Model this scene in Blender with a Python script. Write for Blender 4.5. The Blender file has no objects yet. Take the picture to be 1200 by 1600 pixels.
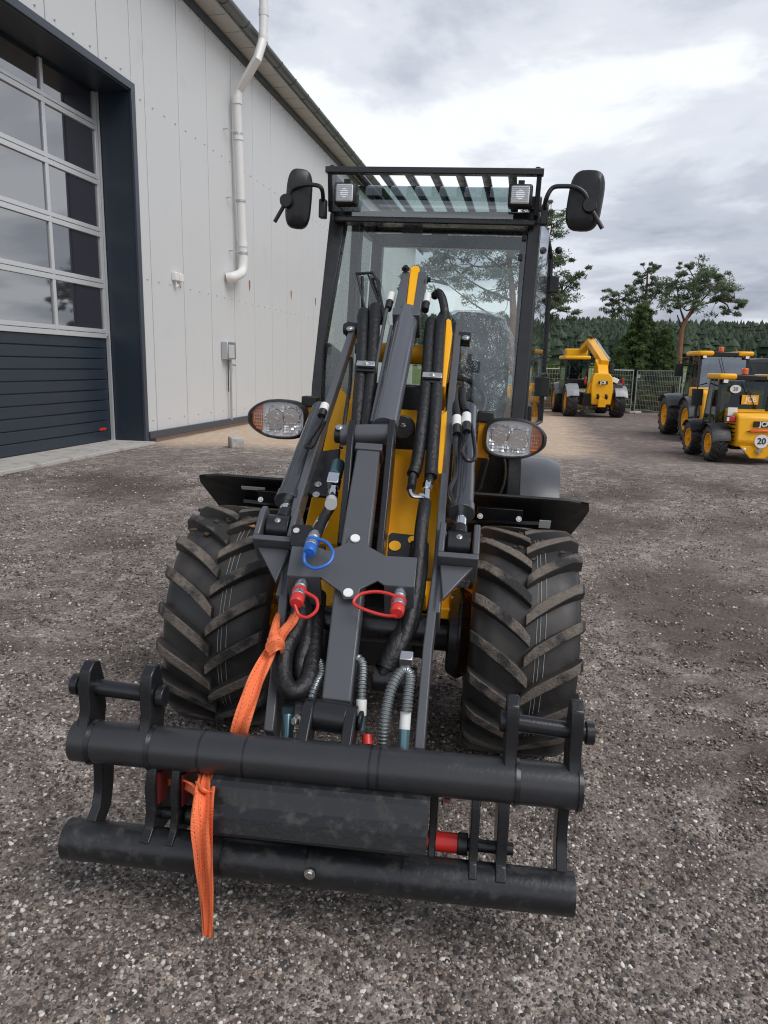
import bpy, bmesh, math, random
import numpy as np
from mathutils import Vector, Matrix, noise as mnoise
R = math.radians
sc = bpy.context.scene
C = bpy.context.collection

# ------------------------------------------------------------------ camera
CAMH, FPX, PITCH, ROLL = 1.6, 1150.0, R(11.2), R(1.2)
cam = bpy.data.cameras.new('camera')
cam.sensor_fit = 'VERTICAL'; cam.sensor_height = 36.0
cam.lens = FPX / 1600.0 * 36.0
cam.clip_start = 0.05; cam.clip_end = 4000
camo = bpy.data.objects.new('camera', cam); C.objects.link(camo)
FWD = Vector((0, math.cos(PITCH), -math.sin(PITCH)))
UP0 = Vector((0, math.sin(PITCH), math.cos(PITCH)))
RT = Vector((1, 0, 0)) * math.cos(ROLL) + UP0 * math.sin(ROLL)
UP = UP0 * math.cos(ROLL) - Vector((1, 0, 0)) * math.sin(ROLL)
CAMP = Vector((0, 0, CAMH))
mw = Matrix((RT, UP, -FWD)).transposed().to_4x4(); mw.translation = CAMP
camo.matrix_world = mw
sc.camera = camo
sc.render.resolution_x, sc.render.resolution_y = 768, 1024

# ------------------------------------------------------------------ world, sun, exposure
SUN_EL, SUN_AZ = R(52), R(128)          # azimuth measured from +Y towards +X
w = bpy.data.worlds.new('World'); sc.world = w; w.use_nodes = True
nt = w.node_tree; nt.nodes.clear()
N = nt.nodes.new; Lk = nt.links.new
def nd(tree, typ, **kw):
    n = tree.nodes.new(typ)
    for k, v in kw.items():
        if k.startswith('i_'):
            n.inputs[k[2:].replace('_', ' ')].default_value = v
        else:
            setattr(n, k, v)
    return n
out = N('ShaderNodeOutputWorld')
sky = nd(nt, 'ShaderNodeTexSky', sky_type='NISHITA', sun_disc=False, sun_elevation=SUN_EL, sun_rotation=SUN_AZ)
bg_s = N('ShaderNodeBackground'); bg_s.inputs[1].default_value = 0.08
Lk(sky.outputs[0], bg_s.inputs[0])
tc = N('ShaderNodeTexCoord')
sep = N('ShaderNodeSeparateXYZ'); Lk(tc.outputs['Generated'], sep.inputs[0])
zc = nd(nt, 'ShaderNodeMath', operation='ABSOLUTE'); Lk(sep.outputs[2], zc.inputs[0])
za = nd(nt, 'ShaderNodeMath', operation='ADD'); Lk(zc.outputs[0], za.inputs[0]); za.inputs[1].default_value = 0.16
dx = nd(nt, 'ShaderNodeMath', operation='DIVIDE'); Lk(sep.outputs[0], dx.inputs[0]); Lk(za.outputs[0], dx.inputs[1])
dy = nd(nt, 'ShaderNodeMath', operation='DIVIDE'); Lk(sep.outputs[1], dy.inputs[0]); Lk(za.outputs[0], dy.inputs[1])
cmb = N('ShaderNodeCombineXYZ'); Lk(dx.outputs[0], cmb.inputs[0]); Lk(dy.outputs[0], cmb.inputs[1]); cmb.inputs[2].default_value = 3.7
n1 = nd(nt, 'ShaderNodeTexNoise', i_Scale=0.95, i_Detail=8.0, i_Roughness=0.56, i_Distortion=0.25); Lk(cmb.outputs[0], n1.inputs['Vector'])
n2 = nd(nt, 'ShaderNodeTexNoise', i_Scale=0.33, i_Detail=3.0, i_Roughness=0.5); Lk(cmb.outputs[0], n2.inputs['Vector'])
mixn = nd(nt, 'ShaderNodeMath', operation='MULTIPLY_ADD'); Lk(n2.outputs[0], mixn.inputs[0]); mixn.inputs[1].default_value = 0.6
sc1 = nd(nt, 'ShaderNodeMath', operation='MULTIPLY'); Lk(n1.outputs[0], sc1.inputs[0]); sc1.inputs[1].default_value = 0.6
Lk(sc1.outputs[0], mixn.inputs[2])
elv = nd(nt, 'ShaderNodeMath', operation='MULTIPLY_ADD'); Lk(zc.outputs[0], elv.inputs[0]); elv.inputs[1].default_value = 0.16; Lk(mixn.outputs[0], elv.inputs[2])
elo = nd(nt, 'ShaderNodeMath', operation='SUBTRACT'); Lk(elv.outputs[0], elo.inputs[0]); elo.inputs[1].default_value = 0.075
rmp = N('ShaderNodeValToRGB'); Lk(elo.outputs[0], rmp.inputs[0])
cr = rmp.color_ramp; cr.interpolation = 'EASE'
cr.elements[0].position = 0.47; cr.elements[0].color = (0.69, 0.71, 0.74, 1)
cr.elements[1].position = 0.66; cr.elements[1].color = (0.225, 0.245, 0.30, 1)
e = cr.elements.new(0.515); e.color = (0.53, 0.555, 0.60, 1)
e = cr.elements.new(0.57); e.color = (0.385, 0.41, 0.465, 1)
bg_c = N('ShaderNodeBackground'); Lk(rmp.outputs[0], bg_c.inputs[0]); bg_c.inputs[1].default_value = 1.0
mx = N('ShaderNodeMixShader'); mx.inputs[0].default_value = 0.93
Lk(bg_s.outputs[0], mx.inputs[1]); Lk(bg_c.outputs[0], mx.inputs[2]); Lk(mx.outputs[0], out.inputs[0])

sun = bpy.data.lights.new('sun', 'SUN'); sun.energy = 1.5; sun.angle = R(40); sun.color = (1.0, 0.98, 0.96)
suno = bpy.data.objects.new('sun', sun); C.objects.link(suno)
sd = Vector((math.sin(SUN_AZ) * math.cos(SUN_EL), math.cos(SUN_AZ) * math.cos(SUN_EL), math.sin(SUN_EL)))
suno.rotation_euler = sd.to_track_quat('Z', 'Y').to_euler(); suno.location = sd * 50
sc.view_settings.view_transform = 'Standard'; sc.view_settings.look = 'None'
sc.view_settings.exposure = 0.60; sc.view_settings.gamma = 1.0; sc.view_settings.use_curve_mapping = False
sc.render.engine = 'CYCLES'
sc.cycles.filter_width = 1.15
sc.cycles.max_bounces = 8; sc.cycles.transparent_max_bounces = 16

# ------------------------------------------------------------------ frames and pixel rays
def ray(px, py):
    return FWD + RT * ((px - 600) / FPX) + UP * ((800 - py) / FPX)
class Frame:
    def __init__(s, M): s.M = M; s.I = M.inverted()
    def rl(s, px, py): return s.I @ CAMP, s.I.to_3x3() @ ray(px, py)
    def Y(s, px, py, v): o, d = s.rl(px, py); return o + d * ((v - o.y) / d.y)
    def X(s, px, py, v): o, d = s.rl(px, py); return o + d * ((v - o.x) / d.x)
    def Z(s, px, py, v): o, d = s.rl(px, py); return o + d * ((v - o.z) / d.z)
    def P(s, px, py, p, n): o, d = s.rl(px, py); return o + d * ((Vector(p) - o).dot(n) / d.dot(n))
def mkframe(x, y, z, yaw, roll=0, scale=1):
    return Frame(Matrix.Translation((x, y, z)) @ Matrix.Rotation(-yaw, 4, 'Z') @ Matrix.Rotation(roll, 4, 'Y') @ Matrix.Scale(scale, 4))
WORLD = Frame(Matrix.Identity(4))
def gpt(px, py, z=0.0): return WORLD.Z(px, py, z)

# ------------------------------------------------------------------ materials
MAT = {}
def mat(name, col, rough=0.5, metal=0.0, var=0.0, vscale=8.0, rvar=0.0, bump=0.0, bscale=60.0, dirt=None, dscale=5.0, dlo=0.5, dhi=0.7, coat=0.0, spec=0.5, sub=None):
    m = bpy.data.materials.new(name); m.use_nodes = True; t = m.node_tree
    b = t.nodes['Principled BSDF']
    b.inputs['Roughness'].default_value = rough; b.inputs['Metallic'].default_value = metal
    b.inputs['Specular IOR Level'].default_value = spec
    if coat: b.inputs['Coat Weight'].default_value = coat; b.inputs['Coat Roughness'].default_value = 0.08
    b.inputs['Base Color'].default_value = (*col, 1)
    tcn = t.nodes.new('ShaderNodeTexCoord'); last = None
    if var:
        n = nd(t, 'ShaderNodeTexNoise', i_Scale=vscale, i_Detail=5.0, i_Roughness=0.6); t.links.new(tcn.outputs['Object'], n.inputs['Vector'])
        mxn = nd(t, 'ShaderNodeMix', data_type='RGBA'); t.links.new(n.outputs[0], mxn.inputs[0])
        mxn.inputs[6].default_value = (*[max(0, c * (1 - var)) for c in col], 1); mxn.inputs[7].default_value = (*[min(1, c * (1 + var)) for c in col], 1)
        last = mxn.outputs[2]
    if dirt:
        n = nd(t, 'ShaderNodeTexNoise', i_Scale=dscale, i_Detail=8.0, i_Roughness=0.65); t.links.new(tcn.outputs['Object'], n.inputs['Vector'])
        mr = nd(t, 'ShaderNodeMapRange'); mr.inputs[1].default_value = dlo; mr.inputs[2].default_value = dhi; t.links.new(n.outputs[0], mr.inputs[0])
        md = nd(t, 'ShaderNodeMix', data_type='RGBA'); t.links.new(mr.outputs[0], md.inputs[0])
        if last: t.links.new(last, md.inputs[6])
        else: md.inputs[6].default_value = (*col, 1)
        md.inputs[7].default_value = (*dirt, 1); last = md.outputs[2]
        mrr = nd(t, 'ShaderNodeMapRange'); t.links.new(mr.outputs[0], mrr.inputs[0]); mrr.inputs[3].default_value = rough; mrr.inputs[4].default_value = 0.85
        t.links.new(mrr.outputs[0], b.inputs['Roughness'])
    elif rvar:
        n = nd(t, 'ShaderNodeTexNoise', i_Scale=vscale * 2.3, i_Detail=4.0); t.links.new(tcn.outputs['Object'], n.inputs['Vector'])
        mr = nd(t, 'ShaderNodeMapRange'); mr.inputs[1].default_value = 0.3; mr.inputs[2].default_value = 0.7; mr.inputs[3].default_value = max(.02, rough - rvar); mr.inputs[4].default_value = rough + rvar
        t.links.new(n.outputs[0], mr.inputs[0]); t.links.new(mr.outputs[0], b.inputs['Roughness'])
    if last: t.links.new(last, b.inputs['Base Color'])
    if bump:
        n = nd(t, 'ShaderNodeTexNoise', i_Scale=bscale, i_Detail=3.0); t.links.new(tcn.outputs['Object'], n.inputs['Vector'])
        bp = nd(t, 'ShaderNodeBump', i_Strength=bump, i_Distance=0.01); t.links.new(n.outputs[0], bp.inputs['Height']); t.links.new(bp.outputs[0], b.inputs['Normal'])
    MAT[name] = m
    return m
def glassmat(name, tint, ior=1.5, rough=0.0, alpha_tint=None, bump=0, bscale=6, gmin=0.0):
    m = bpy.data.materials.new(name); m.use_nodes = True; t = m.node_tree; t.nodes.clear()
    o = t.nodes.new('ShaderNodeOutputMaterial')
    tr = t.nodes.new('ShaderNodeBsdfTransparent'); tr.inputs[0].default_value = (*tint, 1)
    gl = t.nodes.new('ShaderNodeBsdfGlossy'); gl.inputs['Roughness'].default_value = rough; gl.inputs[0].default_value = (0.95, 0.97, 1, 1)
    fr = t.nodes.new('ShaderNodeLayerWeight'); fr.inputs[0].default_value = 0.5
    pw5 = nd(t, 'ShaderNodeMath', operation='POWER'); t.links.new(fr.outputs['Facing'], pw5.inputs[0]); pw5.inputs[1].default_value = 5.0
    f0 = ((ior - 1) / (ior + 1)) ** 2 * 1.2 + gmin
    ad = nd(t, 'ShaderNodeMath', operation='MULTIPLY_ADD'); t.links.new(pw5.outputs[0], ad.inputs[0]); ad.inputs[1].default_value = 1 - f0; ad.inputs[2].default_value = f0
    mxs = t.nodes.new('ShaderNodeMixShader'); t.links.new(ad.outputs[0], mxs.inputs[0]); t.links.new(tr.outputs[0], mxs.inputs[1]); t.links.new(gl.outputs[0], mxs.inputs[2])
    t.links.new(mxs.outputs[0], o.inputs[0])
    if bump:
        tcn = t.nodes.new('ShaderNodeTexCoord')
        n = nd(t, 'ShaderNodeTexNoise', i_Scale=bscale, i_Detail=4.0, i_Distortion=1.5); t.links.new(tcn.outputs['Object'], n.inputs['Vector'])
        bp = nd(t, 'ShaderNodeBump', i_Strength=bump, i_Distance=0.03); t.links.new(n.outputs[0], bp.inputs['Height'])
        t.links.new(bp.outputs[0], gl.inputs['Normal']); t.links.new(bp.outputs[0], fr.inputs['Normal'])
    MAT[name] = m
    return m
mat('grey_paint', (0.084, 0.088, 0.097), 0.28, var=0.08, vscale=5, rvar=0.08, bump=0.04, bscale=150, dirt=(0.15, 0.14, 0.13), dlo=0.66, dhi=0.9, dscale=4)
mat('black_paint', (0.013, 0.014, 0.016), 0.27, var=0.2, vscale=9, bump=0.05, bscale=120, dirt=(0.07, 0.065, 0.06), dlo=0.60, dhi=1.0, dscale=14)
mat('worn_black', (0.016, 0.017, 0.019), 0.32, var=0.2, vscale=9, bump=0.08, bscale=90, dirt=(0.085, 0.078, 0.068), dlo=0.52, dhi=0.9, dscale=22)
mat('tube_black', (0.030, 0.031, 0.034), 0.31, var=0.2, vscale=9, bump=0.06, bscale=90, dirt=(0.075, 0.072, 0.068), dlo=0.60, dhi=0.95, dscale=18)
mat('cylinder_dark', (0.045, 0.048, 0.054), 0.14, var=0.1, coat=0.5)
mat('cylinder_grey', (0.095, 0.10, 0.114), 0.16, var=0.06, coat=0.4)
mat('cab_black', (0.012, 0.013, 0.015), 0.28, rvar=0.08)
mat('black_plastic', (0.014, 0.0145, 0.016), 0.42, var=0.15, rvar=0.1, bump=0.05, bscale=300)
mat('fender_black', (0.010, 0.010, 0.011), 0.5, var=0.2, rvar=0.1)
mat('rubber', (0.025, 0.024, 0.0245), 0.42, var=0.25, vscale=6, rvar=0.12, bump=0.06, bscale=50, dirt=(0.085, 0.073, 0.060), dlo=0.46, dhi=0.82, dscale=5)
mat('lug_rubber', (0.150, 0.124, 0.102), 0.85, var=0.55, vscale=60, bump=0.6, bscale=140, dirt=(0.026, 0.025, 0.025), dlo=0.47, dhi=0.60, dscale=7)
mat('yellow', (0.88, 0.42, 0.006), 0.36, var=0.04, rvar=0.06, spec=0.4)
mat('soil', (0.07, 0.05, 0.035), 0.95, var=0.4, vscale=30, bump=0.6, bscale=60)
mat('dead_leaf', (0.42, 0.22, 0.09), 0.8, var=0.3, vscale=20)
mat('yellow_shaded', (0.62, 0.25, 0.02), 0.4, var=0.12)  # frame yellow as it looks in shadow, shade put into the colour
mat('steel', (0.62, 0.62, 0.60), 0.28, 1.0, var=0.1, vscale=30, rvar=0.1)
mat('zinc', (0.55, 0.56, 0.58), 0.38, 1.0, var=0.15, vscale=40)
mat('chrome', (0.86, 0.87, 0.88), 0.06, 1.0)
mat('reflector', (0.93, 0.94, 0.95), 0.12, 0.15)
mat('wrapped_grey', (0.26, 0.27, 0.28), 0.3, var=0.4, vscale=8, bump=0.4, bscale=20)
mat('teal_coil', (0.11, 0.20, 0.23), 0.25, 0.6)
mat('white_plastic', (0.74, 0.74, 0.71), 0.4, var=0.05)
mat('light_grey', (0.50, 0.51, 0.50), 0.4, var=0.08)
mat('hose', (0.008, 0.008, 0.0095), 0.5, var=0.3, vscale=30, bump=0.6, bscale=45)
mat('spring_steel', (0.26, 0.28, 0.28), 0.35, 0.85)
mat('red_plastic', (0.62, 0.035, 0.03), 0.35, var=0.08)
mat('blue_plastic', (0.02, 0.13, 0.50), 0.35, var=0.08)
mat('red_shaded', (0.26, 0.018, 0.015), 0.4, var=0.2, dirt=(0.07, 0.035, 0.03), dlo=0.5, dhi=0.75)  # darker copy of red_paint: inner-face shadow put into the colour, plus dirt
mat('red_paint', (0.55, 0.022, 0.018), 0.35, var=0.12, dirt=(0.12, 0.05, 0.04), dlo=0.6, dhi=0.85)
mat('orange_lens', (0.85, 0.20, 0.03), 0.15, coat=0.5)
mat('beacon', (0.80, 0.13, 0.02), 0.2, coat=0.5)
mat('tail_red', (0.55, 0.02, 0.02), 0.2, coat=0.5)
mat('seat_fabric', (0.035, 0.037, 0.042), 0.8, var=0.2, bump=0.2, bscale=200)
mat('sticker', (0.72, 0.72, 0.72), 0.4)
mat('lettering', (0.015, 0.015, 0.015), 0.5)
mat('white_paint', (0.80, 0.80, 0.78), 0.35, var=0.04)
mat('wall_white', (0.60, 0.608, 0.605), 0.40, var=0.025, vscale=0.7, bump=0.03, bscale=3, dirt=(0.50, 0.49, 0.465), dlo=0.58, dhi=1.1, dscale=1.2)
mat('navy', (0.022, 0.033, 0.047), 0.38, var=0.1, vscale=2, bump=0.03, bscale=200)
mat('navy_trim', (0.045, 0.055, 0.075), 0.35, var=0.1)
mat('alu', (0.62, 0.63, 0.64), 0.36, 0.35, var=0.05)
mat('gutter_zinc', (0.17, 0.18, 0.19), 0.42, 0.5, var=0.2, vscale=3)
mat('soffit', (0.48, 0.48, 0.46), 0.6, var=0.08, vscale=2)
mat('roof_tile', (0.05, 0.05, 0.055), 0.6, var=0.3)
mat('concrete', (0.45, 0.43, 0.40), 0.85, var=0.15, vscale=5, bump=0.2, bscale=80, dirt=(0.25, 0.2, 0.16), dlo=0.5, dhi=0.7)
mat('plinth_pink', (0.46, 0.33, 0.26), 0.85, var=0.15, bump=0.15, bscale=30)
mat('rust', (0.28, 0.12, 0.03), 0.85)
mat('galv', (0.42, 0.43, 0.44), 0.42, 0.6, var=0.15)
mat('pine_bark', (0.24, 0.115, 0.065), 0.9, var=0.4, vscale=6, bump=0.6, bscale=12)
mat('dark_bark', (0.07, 0.05, 0.038), 0.9, var=0.4, vscale=6, bump=0.6, bscale=12)
def webmat(name, col):
    m = mat(name, col, 0.7, var=0.12, vscale=14); t = m.node_tree; b = t.nodes['Principled BSDF']
    uv = t.nodes.new('ShaderNodeUVMap')
    wv = nd(t, 'ShaderNodeTexWave', wave_type='BANDS', bands_direction='Y', i_Scale=90.0, i_Distortion=0.4); t.links.new(uv.outputs[0], wv.inputs[0])
    bp = nd(t, 'ShaderNodeBump', i_Strength=0.5, i_Distance=0.002); t.links.new(wv.outputs[1], bp.inputs['Height']); t.links.new(bp.outputs[0], b.inputs['Normal'])
    # dashed stitching lines along the webbing
    sp = t.nodes.new('ShaderNodeSeparateXYZ'); t.links.new(uv.outputs[0], sp.inputs[0])
    def m2(op, a, bv):
        q = nd(t, 'ShaderNodeMath', operation=op)
        for i, v in enumerate((a, bv)):
            if v is None: continue
            if isinstance(v, float): q.inputs[i].default_value = v
            else: t.links.new(v, q.inputs[i])
        return q.outputs[0]
    u4 = m2('FRACT', m2('MULTIPLY', sp.outputs[0], 3.0), None)
    ln = m2('LESS_THAN', m2('ABSOLUTE', m2('SUBTRACT', u4, 0.5), None), 0.045)
    ds = m2('LESS_THAN', m2('FRACT', m2('MULTIPLY', sp.outputs[1], 75.0), None), 0.55)
    f = m2('MULTIPLY', m2('MULTIPLY', ln, ds), 0.75)
    src = b.inputs['Base Color'].links[0].from_socket
    mxx = nd(t, 'ShaderNodeMix', data_type='RGBA'); t.links.new(f, mxx.inputs[0]); t.links.new(src, mxx.inputs[6]); mxx.inputs[7].default_value = (0.10, 0.02, 0.01, 1)
    t.links.new(mxx.outputs[2], b.inputs['Base Color'])
webmat('webbing', (0.92, 0.20, 0.07))
glassmat('cab_glass', (0.90, 0.93, 0.925), 1.5, gmin=0.0)
glassmat('clear_lens', (0.98, 0.98, 0.98), 1.45)
glassmat('visor_glass', (0.66, 0.77, 0.76), 1.5, gmin=0.10)
glassmat('plastic_film', (0.90, 0.92, 0.93), 1.5, rough=0.10, bump=1.0, bscale=9, gmin=0.02)
mat('mirror', (0.9, 0.9, 0.9), 0.02, 1.0)
def doorglass():
    m = mat('door_glass', (0.035, 0.035, 0.045), 0.03, spec=1.0); b = m.node_tree.nodes['Principled BSDF']; b.inputs['IOR'].default_value = 2.2
doorglass()

# ------------------------------------------------------------------ mesh builder
class G:
    def __init__(s): s.v = []; s.f = []; s.uv = None
    def add(s, vs, fs):
        k = len(s.v); s.v += [Vector(q) for q in vs]; s.f += [tuple(i + k for i in f) for f in fs]; return s
    def box(s, c, d, M=None):
        c = Vector(c); h = Vector(d) / 2
        vs = [Vector((x * h.x, y * h.y, z * h.z)) for x in (-1, 1) for y in (-1, 1) for z in (-1, 1)]
        if M is not None: vs = [M @ q for q in vs]
        return s.add([c + q for q in vs], [(0, 1, 3, 2), (4, 6, 7, 5), (0, 4, 5, 1), (2, 3, 7, 6), (0, 2, 6, 4), (1, 5, 7, 3)])
    def prism(s, poly, off):
        off = Vector(off); n = len(poly); p = [Vector(q) for q in poly]
        fs = [tuple(range(n))[::-1], tuple(range(n, 2 * n))] + [(i, (i + 1) % n, n + (i + 1) % n, n + i) for i in range(n)]
        return s.add(p + [q + off for q in p], fs)
    def rib(s, pts, wdir, wid, thick_dir, th):
        # bar of rectangular section along pts
        wdir = Vector(wdir).normalized(); td = Vector(thick_dir).normalized(); k = len(s.v); n = len(pts)
        ws = wid if isinstance(wid, (list, tuple)) else [wid] * n
        ts = th if isinstance(th, (list, tuple)) else [th] * n
        vs = []
        for p, a, b in zip(pts, ws, ts):
            p = Vector(p); vs += [p - wdir * a / 2, p + wdir * a / 2, p + wdir * a / 2 + td * b, p - wdir * a / 2 + td * b]
        fs = [(0, 1, 2, 3), tuple(4 * (n - 1) + i for i in (3, 2, 1, 0))]
        for i in range(n - 1):
            for j in range(4): fs.append((4 * i + j, 4 * i + 4 + j, 4 * i + 4 + (j + 1) % 4, 4 * i + (j + 1) % 4))
        return s.add(vs, fs)
    def tube(s, pts, r, n=12, cap=True, closed=False, flat=1.0):
        pts = [Vector(p) for p in pts]; m = len(pts)
        rs = r if isinstance(r, (list, tuple)) else [r] * m
        vs = []; prev = None
        for i, p in enumerate(pts):
            if closed: t = pts[(i + 1) % m] - pts[i - 1]
            else: t = pts[min(i + 1, m - 1)] - pts[max(i - 1, 0)]
            t = t.normalized() if t.length > 1e-9 else Vector((0, 0, 1))
            if prev is None:
                a = Vector((0, 0, 1)) if abs(t.z) < 0.9 else Vector((1, 0, 0)); a = (a - t * a.dot(t)).normalized()
            else: a = (prev - t * prev.dot(t)).normalized()
            prev = a; b = t.cross(a)
            vs += [p + (a * math.cos(2 * math.pi * k / n) * flat + b * math.sin(2 * math.pi * k / n)) * rs[i] for k in range(n)]
        fs = []
        for i in range(m if closed else m - 1):
            j = (i + 1) % m
            for k in range(n): fs.append((i * n + k, i * n + (k + 1) % n, j * n + (k + 1) % n, j * n + k))
        if cap and not closed: fs += [tuple(range(n))[::-1], tuple((m - 1) * n + k for k in range(n))]
        return s.add(vs, fs)
    def cyl(s, a, b, r, r2=None, n=24): return s.tube([a, b], [r, r if r2 is None else r2], n)
    def lathe(s, prof, o, axis, n=32, close=True):
        o = Vector(o); ax = Vector(axis).normalized(); a = ax.orthogonal().normalized(); b = ax.cross(a); m = len(prof)
        vs = [o + ax * h + (a * math.cos(2 * math.pi * k / n) + b * math.sin(2 * math.pi * k / n)) * r for r, h in prof for k in range(n)]
        fs = [(i * n + k, i * n + (k + 1) % n, (i + 1) * n + (k + 1) % n, (i + 1) * n + k) for i in range(m - 1) for k in range(n)]
        if close: fs += [tuple(range(n))[::-1], tuple((m - 1) * n + k for k in range(n))]
        return s.add(vs, fs)
    def sheet(s, rows, th=None, nrm=None):
        nr, nc = len(rows), len(rows[0]); k = len(s.v)
        s.add([q for r in rows for q in r], [(i * nc + j, i * nc + j + 1, (i + 1) * nc + j + 1, (i + 1) * nc + j) for i in range(nr - 1) for j in range(nc - 1)])
        if th: s.add([Vector(q) + Vector(nrm) * th for r in rows for q in r], [(i * nc + j, (i + 1) * nc + j, (i + 1) * nc + j + 1, i * nc + j + 1) for i in range(nr - 1) for j in range(nc - 1)])
        return s
    def ball(s, c, r, n=16, m=10, sc3=(1, 1, 1)):
        c = Vector(c); vs = [c + Vector((0, 0, r * sc3[2]))]; fs = []
        for i in range(1, m):
            t = math.pi * i / m
            vs += [c + Vector((math.sin(t) * math.cos(2 * math.pi * k / n) * r * sc3[0], math.sin(t) * math.sin(2 * math.pi * k / n) * r * sc3[1], math.cos(t) * r * sc3[2])) for k in range(n)]
        vs.append(c - Vector((0, 0, r * sc3[2])))
        for k in range(n): fs.append((0, 1 + k, 1 + (k + 1) % n)); fs.append((len(vs) - 1, 1 + (m - 2) * n + (k + 1) % n, 1 + (m - 2) * n + k))
        for i in range(m - 2):
            for k in range(n): fs.append((1 + i * n + k, 1 + (i + 1) * n + k, 1 + (i + 1) * n + (k + 1) % n, 1 + i * n + (k + 1) % n))
        return s.add(vs, fs)
    def bolt(s, c, d, r=0.011, h=0.008):
        c = Vector(c); d = Vector(d).normalized()
        s.lathe([(r * 1.55, 0), (r * 1.55, h * .3)], c, d, 20); s.lathe([(r, h * .3), (r, h), (r * .85, h * 1.15)], c, d, 6); return s

ROOTM = {}
def empty(name, fr, label, cat, group=None):
    o = bpy.data.objects.new(name, None); C.objects.link(o); o.matrix_world = fr.M; o.empty_display_size = 0.2
    ROOTM[o.name] = fr.M.copy(); o['label'] = label; o['category'] = cat
    if group: o['group'] = group
    return o
def build(g, name, m, parent=None, fr=WORLD, bevel=0.0, seg=2, sharp=35, kind=None, label=None, cat=None, group=None):
    root = parent
    while root is not None and root.parent is not None: root = root.parent
    T = fr.M if root is None else ROOTM.get(root.name, Matrix.Identity(4)).inverted() @ fr.M
    origin = Vector((0, 0, 0))
    vs = [T @ q for q in g.v]
    if root is None and cat:       # single-mesh thing: origin at its base
        lo = Vector((min(q.x for q in vs), min(q.y for q in vs), min(q.z for q in vs))); hi = Vector((max(q.x for q in vs), max(q.y for q in vs), max(q.z for q in vs)))
        origin = Vector(((lo.x + hi.x) / 2, (lo.y + hi.y) / 2, lo.z)); vs = [q - origin for q in vs]
    me = bpy.data.meshes.new(name); me.from_pydata([tuple(q) for q in vs], [], g.f)
    bm = bmesh.new(); bm.from_mesh(me); bmesh.ops.recalc_face_normals(bm, faces=bm.faces); bm.to_mesh(me); bm.free()
    me.materials.append(MAT[m] if isinstance(m, str) else m)
    me.polygons.foreach_set('use_smooth', [True] * len(me.polygons)); me.set_sharp_from_angle(angle=R(sharp))
    if g.uv is not None:
        ul = me.uv_layers.new(name='UVMap')
        for lp in me.loops: ul.data[lp.index].uv = g.uv[lp.vertex_index]
    o = bpy.data.objects.new(name, me); C.objects.link(o); o.location = origin
    if parent is not None: o.parent = parent
    if bevel:
        b = o.modifiers.new('bevel', 'BEVEL'); b.width = bevel; b.segments = seg; b.limit_method = 'ANGLE'; b.angle_limit = R(35)
    if kind: o['kind'] = kind
    if label: o['label'] = label
    if cat: o['category'] = cat
    if group: o['group'] = group
    return o
def text(name, s, m, parent, fr, origin, xd, yd, size, depth=0.002, bold=0.0):
    cu = bpy.data.curves.new('t', 'FONT'); cu.body = s; cu.size = size; cu.extrude = depth; cu.offset = bold; cu.align_x = 'CENTER'; cu.align_y = 'CENTER'
    to = bpy.data.objects.new('t', cu); C.objects.link(to)
    dg = bpy.context.evaluated_depsgraph_get(); me = bpy.data.meshes.new_from_object(to.evaluated_get(dg))
    g = G(); xd = Vector(xd).normalized(); yd = Vector(yd).normalized(); zd = xd.cross(yd)
    g.v = [Vector(origin) + xd * q.co.x + yd * q.co.y + zd * q.co.z for q in me.vertices]; g.f = [tuple(p.vertices) for p in me.polygons]
    bpy.data.objects.remove(to); bpy.data.curves.remove(cu)
    return build(g, name, m, parent, fr)
def spline(pts, n=8):
    P = [Vector(p) for p in pts]; outp = []
    for i in range(len(P) - 1):
        p0 = P[max(i - 1, 0)]; p1 = P[i]; p2 = P[i + 1]; p3 = P[min(i + 2, len(P) - 1)]
        for k in range(n):
            t = k / n
            outp.append(0.5 * ((2 * p1) + (p2 - p0) * t + (2 * p0 - 5 * p1 + 4 * p2 - p3) * t * t + (3 * p1 - p0 - 3 * p2 + p3) * t ** 3))
    outp.append(P[-1]); return outp
def npmesh(name, V, F, m, parent=None, smooth=False, attr=None):
    # V (n,3) array, F (k,3) triangles
    me = bpy.data.meshes.new(name); V = np.asarray(V, np.float32); F = np.asarray(F, np.int32); k = F.shape[1]
    me.vertices.add(len(V)); me.vertices.foreach_set('co', V.ravel())
    me.loops.add(F.size); me.loops.foreach_set('vertex_index', F.ravel())
    me.polygons.add(len(F)); me.polygons.foreach_set('loop_start', np.arange(0, F.size, k, dtype=np.int32))
    me.update(calc_edges=True)
    if attr is not None:
        a = me.attributes.new('tone', 'FLOAT', 'POINT'); a.data.foreach_set('value', np.asarray(attr, np.float32))
    me.materials.append(MAT[m] if isinstance(m, str) else m)
    me.polygons.foreach_set('use_smooth', [smooth] * len(F))
    o = bpy.data.objects.new(name, me); C.objects.link(o)
    if parent is not None: o.parent = parent
    return o
LY, LX0 = 3.091, -0.036
FYAW, FROLL = 0.111, 0.034
FF = mkframe(LX0, LY, 0, FYAW, FROLL)
CB = mkframe(LX0, LY, 0, 0.18, FROLL)
CR = mkframe(LX0, LY, 0, 0.12, 0.01)
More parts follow.
